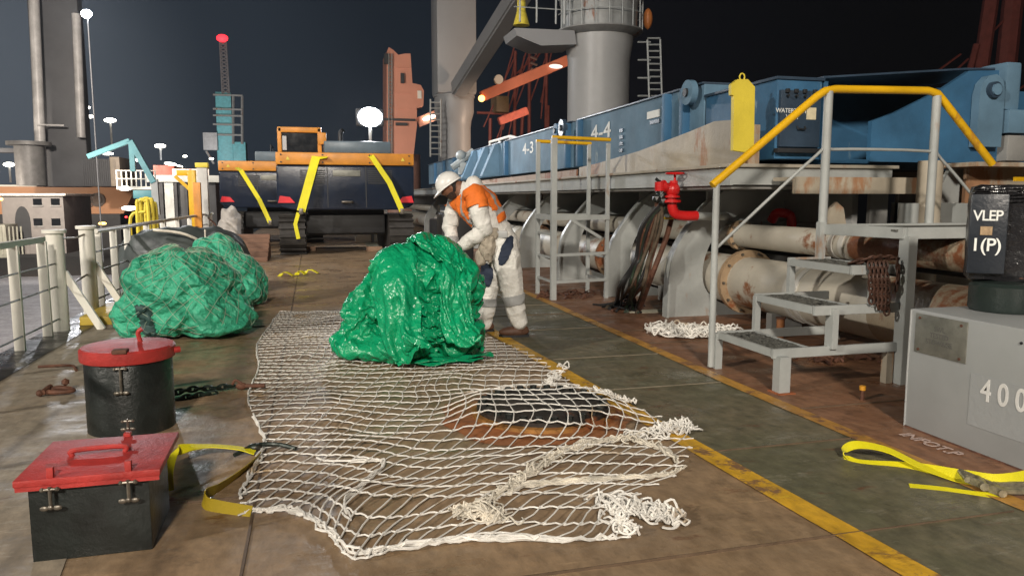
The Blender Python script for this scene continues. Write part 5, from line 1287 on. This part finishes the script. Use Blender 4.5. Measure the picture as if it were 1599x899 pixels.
MB().ball(aY(347, 60, Yc), .55, 2, (1.5, 1, 1)).build('red_beacon', mLampR, t)
x0, x1, z0, z1 = onY(319, 340, 208, 235, Yc); MB().box((x0, Yc-1, z0), (x1, Yc+1, z1), .1).build('cab', M('cab_white', (.5, .5, .5), .5), t)
MB().bar(aY(322, 236, Yc), aY(334, 256, Yc), .3, .3).build('cab_stay', mGreyD, t)

# orange crane house of another ship
t = thing('orange_ship_crane', aY(635, 250, 80), 'salmon orange ship crane column with notched top behind the floodlight', 'crane')
Yo = 80; mCO = M('salmon_crane', (.62, .27, .18), .5, var=.1, scale=.3)
pf = [(604, 250), (604, 82), (607, 74), (614, 78), (622, 86), (632, 84), (641, 84), (644, 130), (657, 133), (662, 142), (661, 166), (651, 168), (651, 196), (645, 250)]
mb = MB(); mb.prism([aY(a, b, Yo) for a, b in pf], (0, 4.5, 0)); mb.build('crane_house', mCO, t)
mb = MB()
for px in (607, 612): mb.tube([aY(px, 240, Yo-.4), aY(px, 84, Yo-.4)], .07, 5)
for k in range(30): mb.tube([aY(607, 236-k*5, Yo-.4), aY(612, 236-k*5, Yo-.4)], .05, 4)
mb.build('ladder', mGreyD, t)
for (a, b, c_, d) in ((626, 631, 115, 130), (600, 606, 84, 100), (618, 636, 192, 196), (600, 648, 186, 188)):
    q0, q1, r0, r1 = onY(a, b, c_, d, Yo-.3); MB().box((q0, Yo-.45, r0), (q1, Yo-.02, r1)).build('platform', mDark, t)
for py in (105, 145, 170): MB().bar(aY(604, py, Yo-.08), aY(641, py, Yo-.08), .12, .12).build('seam', mCO, t)
x0, x1, z0, z1 = onY(652, 658, 142, 154, Yo-.1); MB().box((x0, Yo-.15, z0), (x1, Yo-.01, z1)).build('cab_window', mWhite, t)
MB().bar(aY(652, 192, Yo+1), aY(710, 168, Yo+1), .6, 1.0).build('jib', mCO, t)
mb = MB(); mb.lathe([(2.5, -3), (2.5, 6)], (aY(625, 250, Yo).x, Yo+3, 0), 24); mb.build('pedestal', M('dull_pedestal', (.3, .17, .14), .5), t)
p = aY(670, 184, Yo+.5); MB().ball(p, .3, 2, (2.4, .6, .6), Matrix.Rotation(-.3, 3, 'Y')).build('jib_lamp', mLampS, t)

# grey crane with flared pedestal
t = thing('grey_deck_crane', aY(720, 250, 45), 'tall grey deck crane column with flared pedestal and jib rising right', 'crane')
Yg = 45; cx0 = aY(683, 145, Yg).x; cx1 = aY(745, 145, Yg).x; cx = (cx0+cx1)/2; r = (cx1-cx0)/2
zt = aY(700, -60, Yg).z; zm = aY(700, 146, Yg).z; zr = aY(700, 172, Yg).z; zb = aY(700, 240, Yg).z
MB().box((cx0, Yg, zm), (cx1, Yg+2.2, zt), .18).build('column', mCraneG, t)
MB().lathe([(r*.83, 0), (r*.83, zb), (r*.83, zr-.9), (r*.88, zr-.5), (r*1.0, zr), (r*1.0, zm-.1), (r*1.06, zm-.1), (r*1.06, zm)], (cx, Yg+1.1, 0), 36).build('pedestal', mCraneG, t)
MB().bar(aY(716, 140, Yg-.6), aY(832, -40, Yg-12), .9, .9, bev=.1).build('jib', mCraneG, t)
mb = MB()
for px in (672, 688): mb.tube([aY(px, 245, Yg-.5), aY(px, 155, Yg-.5)], .05, 6)
for k in range(10): mb.tube([aY(672, 160+k*9, Yg-.5), aY(688, 160+k*9, Yg-.5)], .04, 4)
mb.build('side_ladder', mGreyC, t)
# grey pedestal crane nearer
t = thing('pedestal_crane', aY(955, 185, 26), 'massive pale grey crane pedestal with railed gallery behind the blue covers', 'crane')
Yk = 26; a = aY(905, 150, Yk); b = aY(998, 150, Yk); cx = (a.x+b.x)/2; r = (b.x-a.x)/2; Z = lambda py: aY(950, py, Yk).z
prof = [(r, 0), (r, Z(88)), (r*1.10, Z(56)), (r*1.10, Z(50))]
MB().lathe(prof, (cx, Yk+r, 0), 48).build('pedestal', M('pedestal_paint', (.36, .36, .35), .4, var=.05), t)
MB().lathe([(r*1.12, Z(50)+.003), (r*1.40, Z(42)), (r*1.40, Z(40))], (cx, Yk+r, 0), 48).build('gallery_floor', mGreyD, t)
MB().lathe([(r*1.22, Z(40)+.003), (r*1.22, Z(0)), (r*1.28, Z(-6)), (r*1.28, Z(-80))], (cx, Yk+r, 0), 48).build('slewing_house', M('slew_paint', (.33, .34, .33), .4, rust=.3), t)
x_ = aY(808, 40, Yk).x
mb = MB(); pf = [aY(808, 40, Yk), aY(903, 44, Yk), aY(906, 66, Yk), aY(850, 68, Yk), aY(812, 52, Yk)]; mb.prism([V((p.x, Yk+.4, p.z)) for p in pf], (0, 1.6, 0)); mb.build('gallery_arm', mCraneG, t)
for k, px in enumerate((812, 838, 868, 881, 890)):
    p = aY(px, 38, Yk+.45); MB().tube([V((p.x, Yk+.45, Z(38))), V((p.x, Yk+.45, Z(38)+(1.1 if k != 3 else 2.6)))], .035 if k != 3 else .06, 6).build('stanchion', mGreyC, t)
for dz in (.5, .85, 1.1): MB().tube([V((x_, Yk+.45, Z(38)+dz)), V((aY(905, 38, Yk).x, Yk+.45, Z(38)+dz))], .02, 6).build('gallery_rail', mGreyC, t)
for an in range(-170, 11, 18):
    a_ = R(an); x = cx+r*1.38*math.cos(a_); y = Yk+r+r*1.38*math.sin(a_); MB().tube([(x, y, Z(41)), (x, y, Z(41)+1.05)], .025, 6).build('stanchion', mGreyC, t)
for dz in (.55, 1.05): MB().tube([(cx+r*1.38*math.cos(R(an)), Yk+r+r*1.38*math.sin(R(an)), Z(41)+dz) for an in range(-180, 20, 8)], .02, 6).build('gallery_rail', mGreyC, t)
MB().lathe([(.30, Z(38)), (.16, Z(38)+.5), (.14, Z(38)+1.2)], (aY(826, 38, Yk).x, Yk+1, 0), 14).build('yellow_bollard', mYelL, t)
p = aY(1030, 20, Yk); MB().ball((p.x, Yk+1, p.z), .3, 2, (.6, .6, 1.3)).build('orange_float', M('float_orange', (.6, .2, .05), .5), t)
mb = MB()
for px in (1014, 1034): mb.tube([aY(px, 165, Yk), aY(px-3, 62, Yk)], .035, 6)
for k in range(11): mb.tube([aY(1014-k*.3, 160-k*10, Yk), aY(1034-k*.3, 160-k*10, Yk)], .03, 4)
for k in range(4): mb.tube([aY(996, 150-k*28, Yk), aY(1016, 150-k*28, Yk)], .03, 4)
mb.build('side_ladder', mGreyC, t)

# orange jibs and red lattice behind
def jib(pa, pb, Ya, Yb, w_, mat, label, group='orange jibs among the far cranes'):
    t = thing('orange_jib', aY(*pa, Ya), label, 'crane jib', group)
    MB().bar(aY(*pa, Ya), aY(*pb, Yb), w_, w_, bev=.04).build('box_girder', mat, t); return t
mJ = M('jib_orange', (.55, .17, .09), .5, var=.15, scale=.8)
t = jib((752, 151), (912, 84), 50, 50, .68, mJ, 'long orange crane jib slanting up behind the pale grey pedestal')
p = aY(752, 154, 49.6); MB().ball(p, .22, 2).build('tip_lamp', mLampO, t); p = aY(779, 124, 49.5); MB().cyl(p, p+V((0, .3, 0)), .3, n=16).build('sheave', mWhite, t)
p = aY(868, 104, 49.5); MB().ball(p, .25, 2, (2, .6, .6)).build('work_lamp', M('dim_lamp', (.6, .6, .6), emit=(.9, .8, .7), est=1), t)
t = jib((779, 190), (823, 173), 48, 48, .5, M('jib_red', (.6, .14, .09), .5), 'short red orange jib end low behind the blue covers')
t = thing('red_lattice_crane', aY(800, 230, 60), 'dim red brown lattice masts and stays in the dark between the cranes', 'crane')
mR = M('lattice_dim', (.25, .06, .045), .6)
rnd = random.Random(11)
for px, top in ((765, 185), (803, 80), (813, 170), (855, 165), (826, 60), (852, 70), (893, 150)):
    MB().tube([aY(px, 240, 60), aY(px+rnd.uniform(-2, 4), top, 60)], .14, 6).build('mast', mR, t)
mb = MB()
for k in range(12):
    a = rnd.uniform(800, 890); mb.tube([aY(a, rnd.uniform(60, 90), 60), aY(a-rnd.uniform(10, 50), rnd.uniform(130, 235), 60)], .07, 5)
mb.tube([aY(745, 176, 60), aY(800, 178, 60)], .12, 5); mb.build('stay', mR, t)
mb = MB()
for k in range(7): mb.tube([aY(828+k*.2, 62+k*9, 59.5), aY(838+k*.2, 66+k*9, 59.5)], .1, 4)
mb.build('rung', M('lattice_pale', (.3, .2, .17), .6), t)
mb = MB(); mb.box(V((aY(775, 170, 59).x, 59, aY(775, 175, 59).z)), V((aY(795, 150, 59).x, 61, aY(795, 150, 59).z)), .1); mb.build('winch_house', M('dim_brass', (.2, .13, .06), .5), t)
t = thing('far_red_crane', aY(1560, 110, 40), 'dim dark red crane legs rising at the upper right edge', 'crane')
mR2 = M('far_leg_dim', (.18, .045, .035), .6)
for (a, b, r) in (((1531, 112), (1552, -30), .45), ((1570, 112), (1585, -30), .6), ((1513, 115), (1525, 70), .2)):
    MB().tube([aY(*a, 40), aY(*b, 40)], r, 8).build('leg', mR2, t)
for (a, b) in (((1455, 118), (1500, 85)), ((1485, 118), (1512, 92)), ((1590, 140), (1640, 110)), ((1540, 60), (1580, 20))): MB().tube([aY(*a, 40), aY(*b, 40)], .07, 5).build('stay', mR2, t)
# white handrail on far cover
t = thing('white_guard_rail', aY(790, 225, 19), 'short white guard rail on top of the far blue cover', 'guard rail')
mb = MB(); P = [aY(765, 222, 22), aY(797, 213, 20), aY(812, 217, 19)]; mb.tube(P, .04, 8); mb.tube([p-V((0, 0, .2)) for p in P], .03, 8)
mb.build('rail', mWhite, t)
for p in (P[0], P[0].lerp(P[1], .5), P[1], P[2]): MB().tube([p, p-V((0, 0, .35))], .035, 8).build('stanchion', mWhite, t)
t = thing('hatch_roller_gear', aY(725, 240, 24), 'grey lever gear and rollers on the far hatch cover by the helmet', 'gear')
mb = MB(); mb.tube([aY(706, 262, 22), aY(725, 248, 22), aY(740, 236, 22)], .1, 8); mb.ball(aY(720, 243, 22), .16, 2); mb.box(aY(728, 262, 22)-V((.2, .1, .2)), aY(728, 262, 22)+V((.4, .3, .15)), .04); mb.build('gear', M('gear_grey', (.3, .33, .33), .5), t)

# =====================================================================
# THE WORKER
# =====================================================================
PW = gz(792, 523)
wk = thing('person', (PW.x, PW.y, 0), 'worker in white coverall, orange vest and white helmet bending over the green heap', 'person', rz=-PSI)
WI = wmat(wk).inverted(); dirb = V((math.sin(PSI), math.cos(PSI), 0))
def PL(px, py, b=0):
    d = ray(px, py); o = V((PW.x, PW.y, 0))+dirb*b
    k = (o-C0).dot(dirb)/d.dot(dirb); return WI @ (C0+d*k)
def skin(ch):
    """closed tapering rounded limbs between the joints, fused later by one voxel remesh"""
    bm = bmesh.new(); kf = 1.09 if len(ch['v']) > 8 else 1
    vv = [(V(p), ((r[0]*kf, r[1]*kf) if isinstance(r, tuple) else (r*kf, r*kf))) for p, r in ch['v']]
    for i, j in ch['e']:
        (p, a), (q, b) = vv[i], vv[j]; t = (q-p).normalized(); y = V((0, 1, 0)); y = (y-t*y.dot(t))
        if y.length < .15: y = V((1, 0, 0)); y = y-t*y.dot(t)
        y.normalize(); x = y.cross(t); n = 20; rings = []
        L = (q-p).length; ra = sum(a)/2; rb = sum(b)/2; st = []
        for k in range(5): an = math.pi/2*(k+.4)/5; st.append((-ra*math.cos(an), math.sin(an), a))
        for k in range(7): st.append((L*k/6, 1, (a[0]+(b[0]-a[0])*k/6, a[1]+(b[1]-a[1])*k/6)))
        for k in range(5): an = math.pi/2*(4.6-k)/5; st.append((L+rb*math.cos(an), math.sin(an), b))
        for d, f, r in st: rings.append([bm.verts.new(p+t*d+x*(r[0]*f*math.cos(2*math.pi*m/n))+y*(r[1]*f*math.sin(2*math.pi*m/n))) for m in range(n)])
        for A, B in zip(rings, rings[1:]):
            for m in range(n): bm.faces.new((A[m], A[(m+1) % n], B[(m+1) % n], B[m]))
        bm.faces.new(rings[0][::-1]); bm.faces.new(rings[-1])
    bmesh.ops.recalc_face_normals(bm, faces=bm.faces[:])
    me = bpy.data.meshes.new('sk'); bm.to_mesh(me); bm.free(); return me
J = {
 'pel': (PL(784, 384), (.150, .165)), 'waist': (PL(768, 352), (.135, .15)), 'chest': (PL(748, 322), (.155, .18)), 'neck': (PL(728, 302), (.085, .085)), 'head': (PL(715, 292), (.06, .06)),
 'hipN': (PL(791, 402, -.10), .118), 'midN': (PL(796, 428, -.115), .108), 'kneeN': (PL(800, 455, -.12), .090), 'shinN': (PL(806, 487, -.115), .078), 'ankN': (PL(811, 503, -.11), .066), 
 'hipF': (PL(778, 402, .10), .118), 'midF': (PL(768, 430, .12), .105), 'kneeF': (PL(760, 458, .14), .088), 'shinF': (PL(758, 487, .16), .076), 'ankF': (PL(757, 502, .18), .064),
 'shN': (PL(741, 306, -.17), .085), 'uaN': (PL(748, 330, -.21), .072), 'elN': (PL(757, 358, -.22), .062), 'faN': (PL(738, 372, -.18), .054), 'wrN': (PL(722, 384, -.13), .042),
 'shF': (PL(716, 312, .16), .085), 'uaF': (PL(707, 332, .19), .07), 'elF': (PL(702, 352, .20), .06), 'faF': (PL(704, 372, .16), .052), 'wrF': (PL(707, 388, .10), .042)}
K = list(J); Ei = lambda a, b: (K.index(a), K.index(b))
E_ = [Ei('pel', 'waist'), Ei('waist', 'chest'), Ei('chest', 'neck'), Ei('neck', 'head')]
for s_ in 'NF':
    E_ += [Ei('pel', 'hip'+s_), Ei('hip'+s_, 'mid'+s_), Ei('mid'+s_, 'knee'+s_), Ei('knee'+s_, 'shin'+s_), Ei('shin'+s_, 'ank'+s_), Ei('chest', 'sh'+s_), Ei('sh'+s_, 'ua'+s_), Ei('ua'+s_, 'el'+s_), Ei('el'+s_, 'fa'+s_), Ei('fa'+s_, 'wr'+s_)]
meb = skin({'v': [J[k] for k in K], 'e': E_})
allbm = bmesh.new(); allbm.from_mesh(meb)
# hands: palm and five fingers each
def hand(wr, dirv, side, palmn):
    dirv = dirv.normalized(); palmn = palmn.normalized(); lat = dirv.cross(palmn).normalized()*side
    vs = []; es = []
    def addc(pts, rs, root=None):
        i0 = len(vs)
        for p, r in zip(pts, rs): vs.append((p, r))
        for k in range(len(pts)-1): es.append((i0+k, i0+k+1))
        return i0
    out = []
    out.append(skin({'v': [(wr-dirv*.03, (.03, .03)), (wr+dirv*.03, (.036, .024)), (wr+dirv*.08, (.040, .020))], 'e': [(0, 1), (1, 2)]}))
    for k, (o_, L) in enumerate(((-.030, .070), (-.010, .080), (.010, .075), (.029, .060))):
        b = wr+dirv*.075+lat*o_; p1 = b+dirv*(L*.45)+palmn*.008; p2 = p1+(dirv*.7+palmn*.7)*(L*.33); p3 = p2+(dirv*.2+palmn)*(L*.28)
        out.append(skin({'v': [(b, .0095), (p1, .0092), (p2, .0085), (p3, .0072)], 'e': [(0, 1), (1, 2), (2, 3)]}))
    b = wr+dirv*.03-lat*.03; p1 = b-lat*.03+dirv*.03; p2 = p1+dirv*.03-lat*.004+palmn*.012
    out.append(skin({'v': [(b, .012), (p1, .011), (p2, .009)], 'e': [(0, 1), (1, 2)]}))
    return out
hdN = PL(716, 391, -.10)-J['wrN'][0]; hdF = PL(713, 400, .06)-J['wrF'][0]
parts = hand(J['wrN'][0], hdN+V((-.03, .0, -.03)), 1, V((.1, .5, -.8))) + hand(J['wrF'][0], hdF+V((0, 0, -.04)), -1, V((-.2, -.6, -.6)))
for m_ in parts: allbm.from_mesh(m_)
# head: nose points to -x, tilted down
HC = PL(703, 293, 0); HT = Matrix.Rotation(R(-38), 3, 'Y')   # tips the face downwards
HT = Matrix.Rotation(R(-34), 3, 'Y') 
def headfn(q):
    x, y, z = q
    f = -x; X = x*.098; Y = y*.075; Zz = z*.118
    if f > 0:  # face side
        X = x*.092
        nose = math.exp(-((y/.16)**2))*math.exp(-(((z+.08)/.17)**2)); X -= .026*nose
        brow = math.exp(-(((z-.22)/.10)**2))*math.exp(-((y/.5)**2)); X -= .006*brow
        for sy in (-1, 1): X += .009*math.exp(-(((y-sy*.36)/.16)**2))*math.exp(-(((z-.08)/.11)**2))*max(0, f)
        lips = math.exp(-((y/.24)**2))*math.exp(-(((z+.46)/.07)**2)); X -= .006*lips
        chin = math.exp(-((y/.4)**2))*math.exp(-(((z+.82)/.16)**2)); X -= .016*chin
    if z < -.2: Y *= 1-.28*min(1, (-z-.2)/.7)
    if z < -.3 and x > 0: X *= 1-.35*(-z-.3)/.7
    return V((X, Y, Zz))
hb = bmesh.new(); bmesh.ops.create_icosphere(hb, subdivisions=5, radius=1)
for v in hb.verts: v.co = HT @ headfn(v.co) + HC
for sy in (-1, 1):
    vs = bmesh.ops.create_icosphere(hb, subdivisions=2, radius=1)['verts']
    for v in vs: v.co = HT @ V((v.co.x*.018+.008, v.co.y*.008+sy*.076, v.co.z*.03-.005)) + HC
mh = bpy.data.meshes.new('h'); hb.to_mesh(mh); hb.free(); allbm.from_mesh(mh)
me = bpy.data.meshes.new('body'); allbm.to_mesh(me); allbm.free()
tmp = bpy.data.objects.new('tmp', me); COL.objects.link(tmp)
rm = tmp.modifiers.new('r', 'REMESH'); rm.mode = 'VOXEL'; rm.voxel_size = .0065
sm = tmp.modifiers.new('sm', 'SMOOTH'); sm.factor = .5; sm.iterations = 4
me2 = bpy.data.meshes.new_from_object(tmp.evaluated_get(bpy.context.evaluated_depsgraph_get())); bpy.data.objects.remove(tmp)
bm = bmesh.new(); bm.from_mesh(me2); bm.normal_update()
wr = [J['wrN'][0], J['wrF'][0]]; nkp = J['neck'][0]
def is_skin(co):
    for s_, w_, hd in (('N', wr[0], hdN), ('F', wr[1], hdF)):
        if (co-w_).dot(hd.normalized()) > -.0 and (co-w_).length < .2: return True
    if (co-HC).length < .135 and (co-nkp).length > .07: return True
    return False
def seg(p, a, b):
    ab = b-a; t_ = max(0, min(1, (p-a).dot(ab)/ab.dot(ab))); return (p-(a+ab*t_)).length, t_
BN = [(a, b) for a, b in E_]
for v in bm.verts:
    if is_skin(v.co): continue
    best = None
    for a, b in BN:
        d, t_ = seg(v.co, J[K[a]][0], J[K[b]][0])
        if best is None or d < best[0]: best = (d, a, b)
    ax = (J[K[best[2]]][0]-J[K[best[1]]][0]).normalized()
    h = v.co.dot(ax)
    w1 = noise.noise(V((v.co.x*5, v.co.y*5, v.co.z*5)) + ax*h*6)
    w2 = noise.noise(v.co*11+V((3, 1, 4))); w3 = abs(noise.noise(v.co*7+V((9, 2, 0))+ax*h*3))
    v.co += v.normal*(.006*w1+.012*w2-.024*w3+.018)
    # cuffs flare at ankle
for f in bm.faces:
    f.material_index = 1 if is_skin(f.calc_center_median()) else 0
bm.normal_update()
shell_src = bm.copy()
link_bm(bm, 'body', [mCloth, mSkin], wk, True, local=True)
def clothing(name, mats, test, off, matfn=None, wr_=None):
    nb = bmesh.new(); mp = {}
    for f in shell_src.faces:
        c_ = f.calc_center_median()
        if test(c_, f.normal):
            vs = []
            for v in f.verts:
                if v.index not in mp: mp[v.index] = nb.verts.new(v.co+v.normal*off + (v.normal*wr_(v.co) if wr_ else V((0, 0, 0))))
                vs.append(mp[v.index])
            nf = nb.faces.new(vs)
            if matfn: nf.material_index = matfn(c_)
    if not nb.faces: nb.free(); return None
    for _ in range(3): bmesh.ops.smooth_vert(nb, verts=[v for v in nb.verts if v.is_boundary], factor=.5, use_axis_x=True, use_axis_y=True, use_axis_z=True)
    o = link_bm(nb, name, mats, wk, True, local=True); s = o.modifiers.new('s', 'SOLIDIFY'); s.thickness = .006; s.offset = 1; return o
shell_src.verts.index_update(); shell_src.verts.ensure_lookup_table()
P0, P1 = J['pel'][0], J['neck'][0]; tax = (P1-P0).normalized(); tl = (P1-P0).length
def vest_t(c_, n_):
    h = (c_-P0).dot(tax)/tl
    if not .33 < h < 1.03: return False
    for s_ in 'NF':
        d, t_ = seg(c_, J['sh'+s_][0], J['el'+s_][0]); d2, _ = seg(c_, P0.lerp(P1, .2), P1)
        if (d < .15 and t_ > .55) or (d < .12 and t_ > .42) or (d < .105 and t_ > .3 and d2 > .15): return False
    for s_ in 'NF':
        if seg(c_, J['el'+s_][0], J['wr'+s_][0])[0] < .09: return False
    if (c_-HC).length < .125: return False
    return True
def vest_m(c_):
    h = (c_-P0).dot(tax)/tl
    if .44 < h < .52: return 1
    lat = c_.y
    if abs(abs(lat)-.10) < .018 and h > .52: return 1
    return 0
clothing('safety_vest', [mVest, mRefl], vest_t, .010, vest_m, lambda c_: .008*noise.noise(c_*14))
def ell(x0, z0, rx, rz, a=0):
    ca_, sa_ = math.cos(a), math.sin(a)
    return lambda c_: ((((c_.x-x0)*ca_+(c_.z-z0)*sa_)/rx)**2+((-(c_.x-x0)*sa_+(c_.z-z0)*ca_)/rz)**2) < 1+.25*noise.noise(c_*18)
e1_ = PL(790, 391, -.2); f1 = ell(e1_.x, e1_.z, .055, .15, -.35)
clothing('torn_navy_gap', mNavyC, lambda c_, n_: n_.y < -.05 and f1(c_) and c_.y < .0, .003)
e2_ = PL(758, 430, 0); f2 = ell(e2_.x, e2_.z, .085, .13, -.1)
clothing('navy_trouser_patch', mNavyC, lambda c_, n_: n_.y < .3 and f2(c_), .003)
def band(k1, k2, t0, t1):
    A, B = J[k1][0], J[k2][0]; return lambda c_, n_: seg(c_, A, B)[0] < .14 and t0 < (c_-A).dot((B-A).normalized())/(B-A).length < t1
clothing('knee_band', mRefl, band('kneeN', 'shinN', .15, .62), .003)
clothing('knee_band', mRefl, band('kneeF', 'shinF', .15, .62), .003)
clothing('cuff_band', mRefl, band('elF', 'wrF', .55, .85), .003)
# pouch gathered at the waist
p = PL(762, 382, -.18)
mb = MB(); mb.ball(p, 1, 4, (.085, .06, .15), fn=lambda q: q*(1+.35*noise.noise(q*22)+.15*noise.noise(q*50))); mb.ball(PL(770, 365, -.17), 1, 3, (.08, .05, .06), fn=lambda q: q*(1+.3*noise.noise(q*25))); mb.ball(PL(752, 400, -.14), 1, 3, (.06, .05, .10), fn=lambda q: q*(1+.3*noise.noise(q*25)))
mb.build('tied_sleeves', mPouch, wk, local=True)
MB().box(PL(783, 366, -.2)+V((-.06, -.0, -.035)), PL(783, 366, -.2)+V((.06, .03, .035)), .01).build('belt_pocket', mRefl, wk, local=True)
# hood
mb = MB(); hc = PL(741, 289, .0); mb.ball(hc, 1, 4, (.085, .11, .095), Matrix.Rotation(R(-25), 3, 'Y'), fn=lambda q: q*(1+.10*noise.noise(q*14))); mb.ball(PL(727, 303, 0), 1, 4, (.06, .115, .10), fn=lambda q: q*(1+.10*noise.noise(q*14))); mb.build('hood', mCloth, wk, local=True)
# helmet
hm = MB()
def helm(q): return q
prof_ = []
bmh = hm.bm
vs = bmesh.ops.create_icosphere(bmh, subdivisions=4, radius=1)['verts']
HR = HT
hcn = HC + HR @ V((.004, 0, .042))
for v in vs:
    q = v.co.copy(); ridge = .006*math.exp(-(q.y/.12)**2)*max(0, q.z)
    v.co = V((q.x*.135, q.y*.112, max(q.z, -.04)*(.118+ridge)))
    v.co = HR @ v.co + hcn
hm.build('helmet', mHelmet, wk, local=True)
mb = MB(); rings = []
for k in range(48):
    a = 2*math.pi*k/48; ca_, sa_ = math.cos(a), math.sin(a)
    brim = .018+(.055*max(0, -ca_)**2); r1 = V((ca_*.13, sa_*.108, -.002)); r2 = V((ca_*(.132+brim), sa_*(.112+brim*.6), -.012-brim*.35))
    rings.append([mb.bm.verts.new(HR @ q + hcn) for q in (r1, r2, r2+V((0, 0, -.005)), r1+V((0, 0, -.008)))])
for k in range(48):
    A, B = rings[k], rings[(k+1) % 48]
    for j in range(4): mb.bm.faces.new((A[j], A[(j+1) % 4], B[(j+1) % 4], B[j]))
bmesh.ops.recalc_face_normals(mb.bm, faces=mb.bm.faces[:]); mb.build('helmet_brim', mHelmet, wk, local=True)
# hair, beard, eyes
mb = MB(); vs = bmesh.ops.create_icosphere(mb.bm, subdivisions=4, radius=1)['verts']
dl = []
for v in vs:
    q = v.co.copy(); keep = (q.x > .05 and q.z > -.55) or q.z > .5 or (q.x > -.28 and q.z > .0)
    if not keep: dl.append(v)
    v.co = HR @ (headfn(q)*1.045) + HC
bmesh.ops.delete(mb.bm, geom=dl, context='VERTS'); mb.build('hair', mHair, wk, local=True)
mb = MB(); vs = bmesh.ops.create_icosphere(mb.bm, subdivisions=4, radius=1)['verts']; dl = []
for v in vs:
    q = v.co.copy()
    if not (q.z < -.33 and q.x < .25 and not (abs(q.y) < .25 and -.52 < q.z < -.38 and q.x < 0)) : dl.append(v)
    v.co = HR @ (headfn(q)*1.02) + HC
bmesh.ops.delete(mb.bm, geom=dl, context='VERTS'); mb.build('beard', M('beard_dark', (.05, .03, .022), .8, var=.5, scale=60), wk, local=True)
for sy in (-1, 1):
    MB().ball(HR @ V((-.079, sy*.027, .009)) + HC, .010, 2).build('eye', mEye, wk, local=True)
    mb = MB(); mb.tube([HR @ V((-.089, sy*.012, .026)) + HC, HR @ V((-.090, sy*.028, .031)) + HC, HR @ V((-.080, sy*.045, .027)) + HC], .004, 6, 4); mb.build('eyebrow', mHair, wk, local=True)
# boots
for nm, ank, yaw in (('N', J['ankN'][0], 8), ('F', J['ankF'][0], -10)):
    rt_ = Matrix.Rotation(R(yaw), 3, 'Z'); a = V((ank.x, ank.y, 0))
    mb = MB(); vs = bmesh.ops.create_icosphere(mb.bm, subdivisions=4, radius=1)['verts']
    for v in vs:
        q = v.co; x = q.x*.155-.055; hgt = .058 if x < -.05 else .058+.045*min(1, (x+.05)/.06)
        z = .055+q.z*(hgt if q.z > 0 else .05); v.co = rt_ @ V((x, q.y*.056, max(.02, z))) + a
    for k in range(2): mb.cyl(a+V((0, 0, .05)), a+V((0, 0, .13)), .055, n=16) if k == 0 else None
    mb.build('boot', mBoot, wk, local=True)
    mb = MB(); mb.prism([rt_ @ V((x, y, 0.001)) + a for x, y in [(.095+0*0, -.04), (.1, 0), (.095, .04), (0, .045), (-.12, .056), (-.18, .045), (-.21, 0), (-.18, -.045), (-.12, -.056), (0, -.045)]], (0, 0, .028)); mb.build('boot_sole', mBlackM, wk, local=True)
